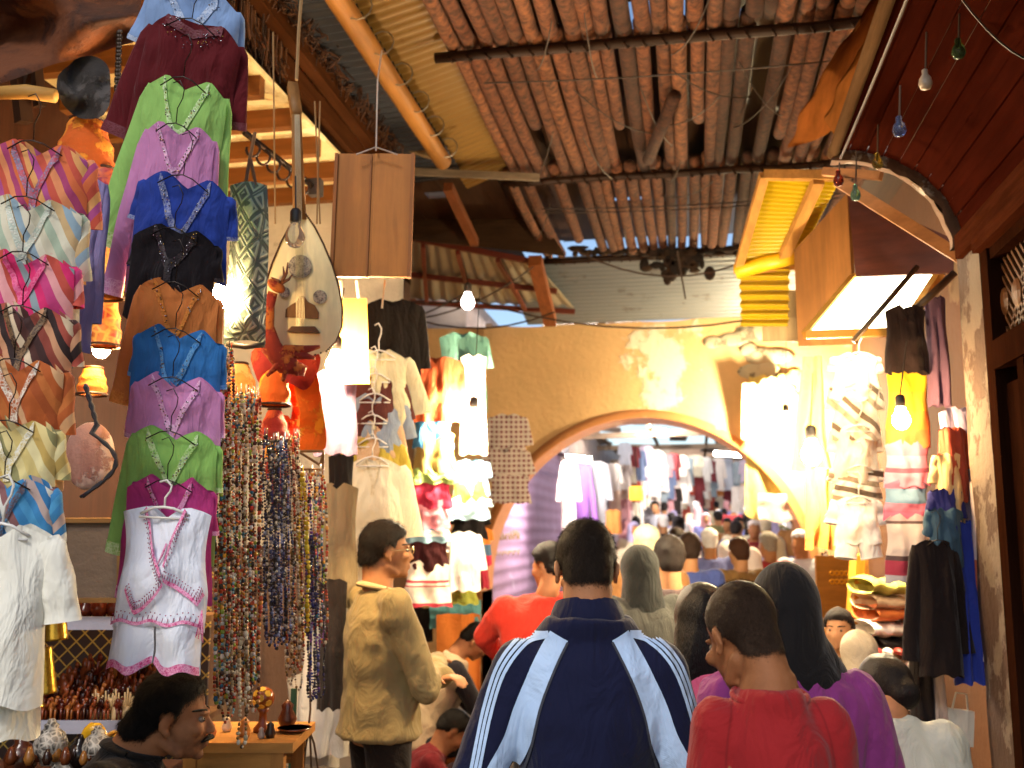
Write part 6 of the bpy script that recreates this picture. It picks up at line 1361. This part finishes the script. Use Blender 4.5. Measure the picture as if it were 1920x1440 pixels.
# --- dark haired child in a grey white shirt at the right
dE = 3.3; zt = W(1640, 1232, dE).z; h = 1.5; zo = zt - h
J = Jt(h, head=(0, .08, h - .12), neck=(0, .0, h - .185), shL=(-.15, 0, h - .265), shR=(.15, 0, h - .265), elL=(-.2, .05, h - .56), elR=(.2, .05, h - .58), wrL=(-.1, .28, h - .62), wrR=(.1, .28, h - .62), knL=(-.1, .22, -zo + .32), knR=(.1, .22, -zo + .32), anL=(-.09, -.02, -zo + .07), anR=(.09, -.02, -zo + .07), hipL=(-.08, -.05, -zo + .56), hipR=(.08, -.05, -zo + .56), pelvis=(0, -.04, -zo + .6), waist=(0, -.04, -zo + .72), chest=(0, -.02, h - .46))
HM = headM(J, 30, -14); ew = link(body_mesh(J, HM, .0095), 'person'); place(ew, 1648, dE, YAW - .2, zo); tag(ew, 'person with pinned up dark hair and a loose grey white shirt at the right', 'person')
link(top_mesh(J, 'shirt', cloth('#a8a89c', .08), .012, 1.16, wr=.013, seed=30, sr=1.2, width=1.08), 'shirt', ew); link(legs_mesh(J, 'trousers', cloth('#4a4650')), 'trousers', ew); shoes_part(J, ew, plain('#221a16'))
b = MB(); b.ell(HM @ Vector((0, -.018, .03)), (.082, .104, .098), HM.to_3x3(), 18, 12); b.ell(HM @ Vector((0, -.10, -.01)), (.05, .045, .05), None, 12, 8); link(remesh(b, 'hair', hairm('#100a0a', 200), .01, 3, .006), 'hair', ew)

# --- the crowd: a few figures, copied with clothes and hair of their own
def figure(kind, h, sk):
    J = Jt(h, head=(0, .02, h - .12)); HM = headM(J, 0, 0); f = link(body_mesh(J, HM, .016, 1.0, fingers=False, sk=sk), 'person')
    if kind == 'robe': link(top_mesh(J, 'robe', cloth('#c8c0b4'), .018, 1.12, hem=(0, 0, .12), flare=1.4, wr=.008), 'robe', f)
    else:
        link(top_mesh(J, 'shirt', cloth('#c8c0b4'), .018, 1.06, wr=.007), 'shirt', f); link(legs_mesh(J, 'trousers', cloth('#2a2c34'), .02), 'trousers', f)
    hc = J['head']; b = MB()
    if kind == 'robe':
        b.ell(hc + Vector((0, -.012, .012)), (.095, .116, .118), None, 16, 10); b.tube([hc + Vector((0, -.02, .0)), hc + Vector((0, -.03, -.12)), hc + Vector((0, -.03, -.27))], [(.09, .1), (.105, .1), (.17, .1)], 16, True, (1, 0, 0))
        hb_ = link(remesh(b, 'headscarf', cloth('#c8c0b4'), .016, 3), 'headscarf', f)
        inv = [v for v in hb_.data.vertices]
        for v in inv:
            q = v.co - hc
            if q.y > .07 and -.09 < q.z < .07: v.co.y = hc.y + .055
    elif kind == 'cap':
        hair_part(f, HM, h / 1.74, hairm('#15100c'), .008, parent=f)
        hair_part(f, HM, h / 1.74, cloth('#c8c0b4'), .02, ((-.2, .022), (-.05, .03), (.05, .055), (.2, .06)), 'cap', f, .02)
    else: hair_part(f, HM, h / 1.74, hairm('#15100c'), .018, parent=f)
    return f
SHC = [('white', '#dcd8d2'), ('lavender blue', '#8a8cc8'), ('pale pink', '#d8b0ac'), ('pale grey', '#a8a8b0'), ('ochre brown', '#8a5a24'), ('dark red', '#7a1c20'), ('cream', '#cfc09c'), ('black', '#1c181a'), ('bright red', '#c0202a'), ('slate blue', '#4a5a7a'), ('olive', '#6a6438')]
HDC = [('white', '#e0dcd6'), ('cream', '#cdbf9c'), ('black', '#141012'), ('rose', '#c88a8c'), ('dark', '#241a16'), ('lilac', '#a8a0c8')]
base = {k: figure(k, h, s) for k, h, s in (('robe', 1.62, '#a87850'), ('cap', 1.72, '#a07048'), ('bare', 1.73, '#a87a54'))}
used = {k: False for k in base}
def crowd(kind, p, rz, sc_, shirt, head, label, group=None):
    f = base[kind]
    if used[kind]: f = copy_tree(base[kind])
    used[kind] = True
    for c in f.children:
        n = c.name.split('.')[0]
        if n in ('robe', 'shirt'): swap_mat(c, cloth(shirt))
        elif n in ('headscarf', 'cap'): swap_mat(c, cloth(head))
        elif n == 'hair': swap_mat(c, hairm(head))
        elif n == 'trousers': swap_mat(c, cloth(rng.choice(('#2a2c34', '#3a3028', '#1c1c22', '#4a4a58'))))
    f.location = p; f.rotation_euler = (0, 0, rz); f.scale = (sc_, sc_, sc_); f['label'] = label; f['category'] = 'person'
    if group: f['group'] = group
    return f
def gp(px, d, z=0): p = W(px, 1000, d); return Vector((p.x, p.y, gz(p.y)))
crowd('cap', gp(1212, 6.2), YAW - .1, 1.0, '#7a5226', '#c8b890', 'person in a knitted cream cap and brown coat right of the navy jacket')
crowd('robe', gp(1200, 5.0), YAW + .4, 1.0, '#3a3a34', '#20221f', 'woman in a dark grey headscarf just behind the navy jacket')
crowd('bare', gp(1255, 5.4), YAW, .96, '#4a3c3c', '#1c1410', 'dark haired man in a dusky brown coat behind the woman in grey scarf')
crowd('bare', gp(1292, 7.4), YAW, .97, '#3a4a8a', '#2a1c14', 'man in a dull blue shirt ahead of the woman with loose hair')
crowd('bare', gp(1385, 8.2), YAW + .3, .95, '#7a5a2a', '#3a2010', 'brown haired person in ochre ahead of the boy')
facing = crowd('bare', gp(1566, 4.7), YAW + 2.6, .77, '#4a3c2c', '#1a120e', 'person facing us in olive brown at the edge of the piled cloth stall')
eyes(headM(Jt(1.73, head=(0, .02, 1.61))), 1.0, bpy.data.objects['person'] if 0 else facing)
crowd('robe', gp(1602, 4.4), YAW + .5, .78, '#8a8070', '#a89a80', 'short woman in a fawn headscarf in front of the leaning post')
crowd('cap', gp(1330, 9.6), YAW, 1.0, '#6a74b0', '#e4e2e0', 'man in a blue robe and white cap about to pass the arch')
crowd('robe', gp(1362, 10.2), YAW, .99, '#dcd8d0', '#e0d8d0', 'woman in white with white headscarf about to pass the arch')
crowd('cap', gp(1440, 9.5), YAW + .4, .98, '#a02a30', '#8a8478', 'man in a flat grey cap and red scarf left of the yellow cloth')
crowd('robe', gp(1408, 9.0), YAW, .96, '#d8b8b4', '#e4d6d0', 'woman in pale pink with whitish headscarf near the yellow cloth')
crowd('bare', gp(1268, 9.8), YAW, 1.0, '#d6d8e0', '#2a1c14', 'dark haired man in a white shirt in the mouth of the arch')
crowd('cap', gp(1500, 9.8), YAW + 2.4, .99, '#b8bcc8', '#dcdce4', 'man in pale grey and a white cap facing us by the yellow cloth')
crowd('bare', gp(1205, 10.4), YAW + .2, .98, '#c87a2a', '#1c1410', 'man in an orange shirt in the mouth of the arch')
spots = []
tries = 0
while len(spots) < 78 and tries < 4000:
    tries += 1; d = 11.8 + 19 * rng.random() ** 1.1; px = rng.uniform(1165, 1520); p = gp(px, d)
    if p.x > 3.5 or p.x < -2.0: continue
    if abs(p.y - 11.3) < .6: continue
    if all((p - q).length > .55 for q in spots): spots.append(p)
for p in sorted(spots, key=lambda q: q.y):
    kd = rng.choice(('robe', 'cap', 'bare', 'bare', 'robe')); sn, sc1 = rng.choice(SHC[:7] + SHC); 
    if kd == 'bare': hn, hc_ = ('dark', '#1a120e')
    elif kd == 'cap': hn, hc_ = rng.choice(HDC[:2] + HDC[2:3])
    else: hn, hc_ = rng.choice(HDC)
    wear = {'robe': '%s headscarf' % hn, 'cap': '%s cap' % hn, 'bare': 'dark hair'}[kd]
    where = 'just past the arch' if p.y < 17 else 'farther up the street'
    crowd(kd, p, YAW * 0 + rng.choice((0, 0, 0, 3.14)) + rng.uniform(-.5, .5), rng.uniform(.92, 1.06), sc1, hc_, 'person in %s with %s in the crowd %s' % (sn, wear, where), 'people in the crowd beyond the arch')
for k in base: assert used[k]

# ------------------------------------------------------------------ beyond the arch
root = thing('roller_shutter', 'mauve painted roller shutter inside the arch with faint yellow writing', 'shutter', (-2.4, 14.5, 0))
b = MB(); corr(b, (-2.32, 11.62, 0), (-2.32, 18.5, 0), (-2.32, 11.62, 3.1), (-2.32, 18.5, 3.1), 18, .009, m=4, axis='v'); b.build('slats', plaster('#a484a4', '#b09ab4', .62, '#7a5a74', 1.5, .75), root, smooth=True)
b = MB(); b.box((-2.34, 15.1, 3.2), (.3, 7, .22)); b.build('box', plain('#6a5060', .5), root)
b = MB()
for i in range(9):
    y = 12.0 + i * .2; b.tube([(-2.30, y, 1.62 + .03 * math.sin(i * 2)), (-2.30, y + .07, 1.70 + .02 * math.cos(i)), (-2.30, y + .14, 1.60)], .008, 4)
    b.tube([(-2.30, y + .02, 1.42 + .02 * math.sin(i * 3)), (-2.30, y + .12, 1.46)], .008, 4)
b.build('writing', plain('#a08a3a', .6), root)
root = thing('street_roof', 'patched roof of beams and sheets over the street beyond the arch with bright gaps', 'roof', (.5, 20, 4.3))
b = MB()
for i in range(6): y = 15.6 + i * 4.6; b.beam((-2.9, y, 4.05 + .1 * (i % 2)), (4.0, y + .3, 4.2), .12, .14)
for i in range(5): b.beam((-2.4 + i * 1.4, 12, 4.22), (-2.2 + i * 1.4, 40, 4.3), .08, .08)
b.build('beam', wood('#8a7662', .6, 2, 0, .9), root)
b = MB()
for i in range(16):
    y = 12 + 30 * rng.random(); x = rng.uniform(-2.8, 3.4); w_ = rng.uniform(.5, 1.3); l_ = rng.uniform(1, 2.6); b.box((x, y, 4.35 + .2 * rng.random()), (w_, l_, .015), Euler((rng.uniform(-.06, .06), rng.uniform(-.15, .15), rng.uniform(-.2, .2))).to_matrix())
b.build('sheet', island(['#9a8c7c', '#b0a89c', '#8a7a6c', '#c4bab0'], .7), root)
FAR = ['#dcd6cc', '#8a5aa8', '#b8bcc4', '#c8a890', '#7a2c30', '#d8cabc', '#6a7a9a', '#c87a2a', '#3a302c', '#b8a8b8', '#a8402c', '#cfc4a8', '#8a9aa0', '#d89a9c']
FN = ['white', 'violet', 'pale grey', 'fawn', 'dark red', 'cream', 'slate blue', 'orange', 'black brown', 'mauve', 'brick red', 'straw coloured', 'grey green', 'pink']
def fargar(px, py, sw, ln, d, ci, lab=None, grp='clothes on the stalls beyond the arch'):
    k = rng.choice((('robe', .0), ('shirt', .5), ('tunic', .6)))
    garment(lab or '%s %s hung on the stalls beyond the arch' % (FN[ci], k[0]), px, py, sw, ln, d, cloth(FAR[ci]), k[0], nd=.15, sl=(k[1], k[1]), splay=(10, 10), tilt=4, detail=(10, 8), group=grp, thick=.08)
def far_rail(label, px0, py0, d0, px1, py1, d1):
    t = thing('clothes_rail', label, 'rail', W((px0 + px1) / 2, (py0 + py1) / 2, (d0 + d1) / 2)); b = MB(); b.tube([W(px0, py0, d0), W(px1, py1, d1)], .02, 8); b.build('bar', plain('#5a4a40', .4, .5), t, smooth=True)
    return t
far_rail('high clothes rail on the left beyond the arch', 1060, 858, 13, 1180, 880, 20)
fargar(1066, 862, 26, 150, 14.0, 5); fargar(1088, 866, 34, 220, 14.5, 1, 'violet cloth hung high beside the mauve shutter'); fargar(1118, 864, 40, 140, 15, 2, 'long pale grey robe beside the violet cloth'); fargar(1150, 868, 26, 60, 15.5, 0); fargar(1152, 918, 24, 60, 15.4, 3); fargar(1150, 955, 30, 46, 14.8, 7, 'orange bag shaped cloth low beyond the navy jacket')
for i in range(80):
    px = 1172 + (i % 16) * 13.5 + rng.uniform(-4, 4); row = i // 16; d = 19 + (i % 16) * .75 + row * .15; fargar(px, 834 + row * 31 + (i % 16) * 2.2 + rng.uniform(-6, 6), rng.uniform(16, 24), rng.uniform(36, 64), d, rng.choice((0, 2, 3, 4, 5, 6, 7, 8, 9, 10, 11, 12, 13, 0, 5, 13)))
for i in range(14): fargar(1385 + (i % 7) * 18 + rng.uniform(-4, 4), 862 + (i // 7) * 46 + rng.uniform(-5, 5), rng.uniform(20, 26), rng.uniform(40, 56), 19 - (i % 7) * .9, rng.choice((0, 2, 3, 4, 5, 6, 7, 8, 9, 10, 11, 12, 13, 0, 5, 13)))
for (px, py, w_, d, lab) in ((1370, 850, 60, 20, 'lit white tube lamp at the right beyond the arch'), (1085, 858, 46, 13.5, 'lit white tube lamp over the violet cloth beyond the arch'), (1240, 806, 26, 24, 'lit tube lamp under the far roof beyond the arch')):
    b = MB(); b.tube([W(px - w_ / 2, py, d), W(px + w_ / 2, py + 4, d)], .035, 8); tag(b.build('tube_lamp', lamp('#fff4ec', 900), center=True, smooth=True), lab, 'tube lamp')
root = thing('lantern', 'yellow cylindrical lantern hanging among the far clothes', 'lantern', W(1193, 925, 17)); b = MB(); c = W(1193, 925, 17); b.lathe([(.1, -.12), (.12, -.1), (.12, .1), (.1, .12)], c, 16); b.build('shade', lamp('#e8b840', 1.5), root, smooth=True); b = MB(); b.tube([c + Vector((0, 0, .12)), c + Vector((0, 0, .8))], .01, 5); b.build('cord', plain('#3a2c20'), root)
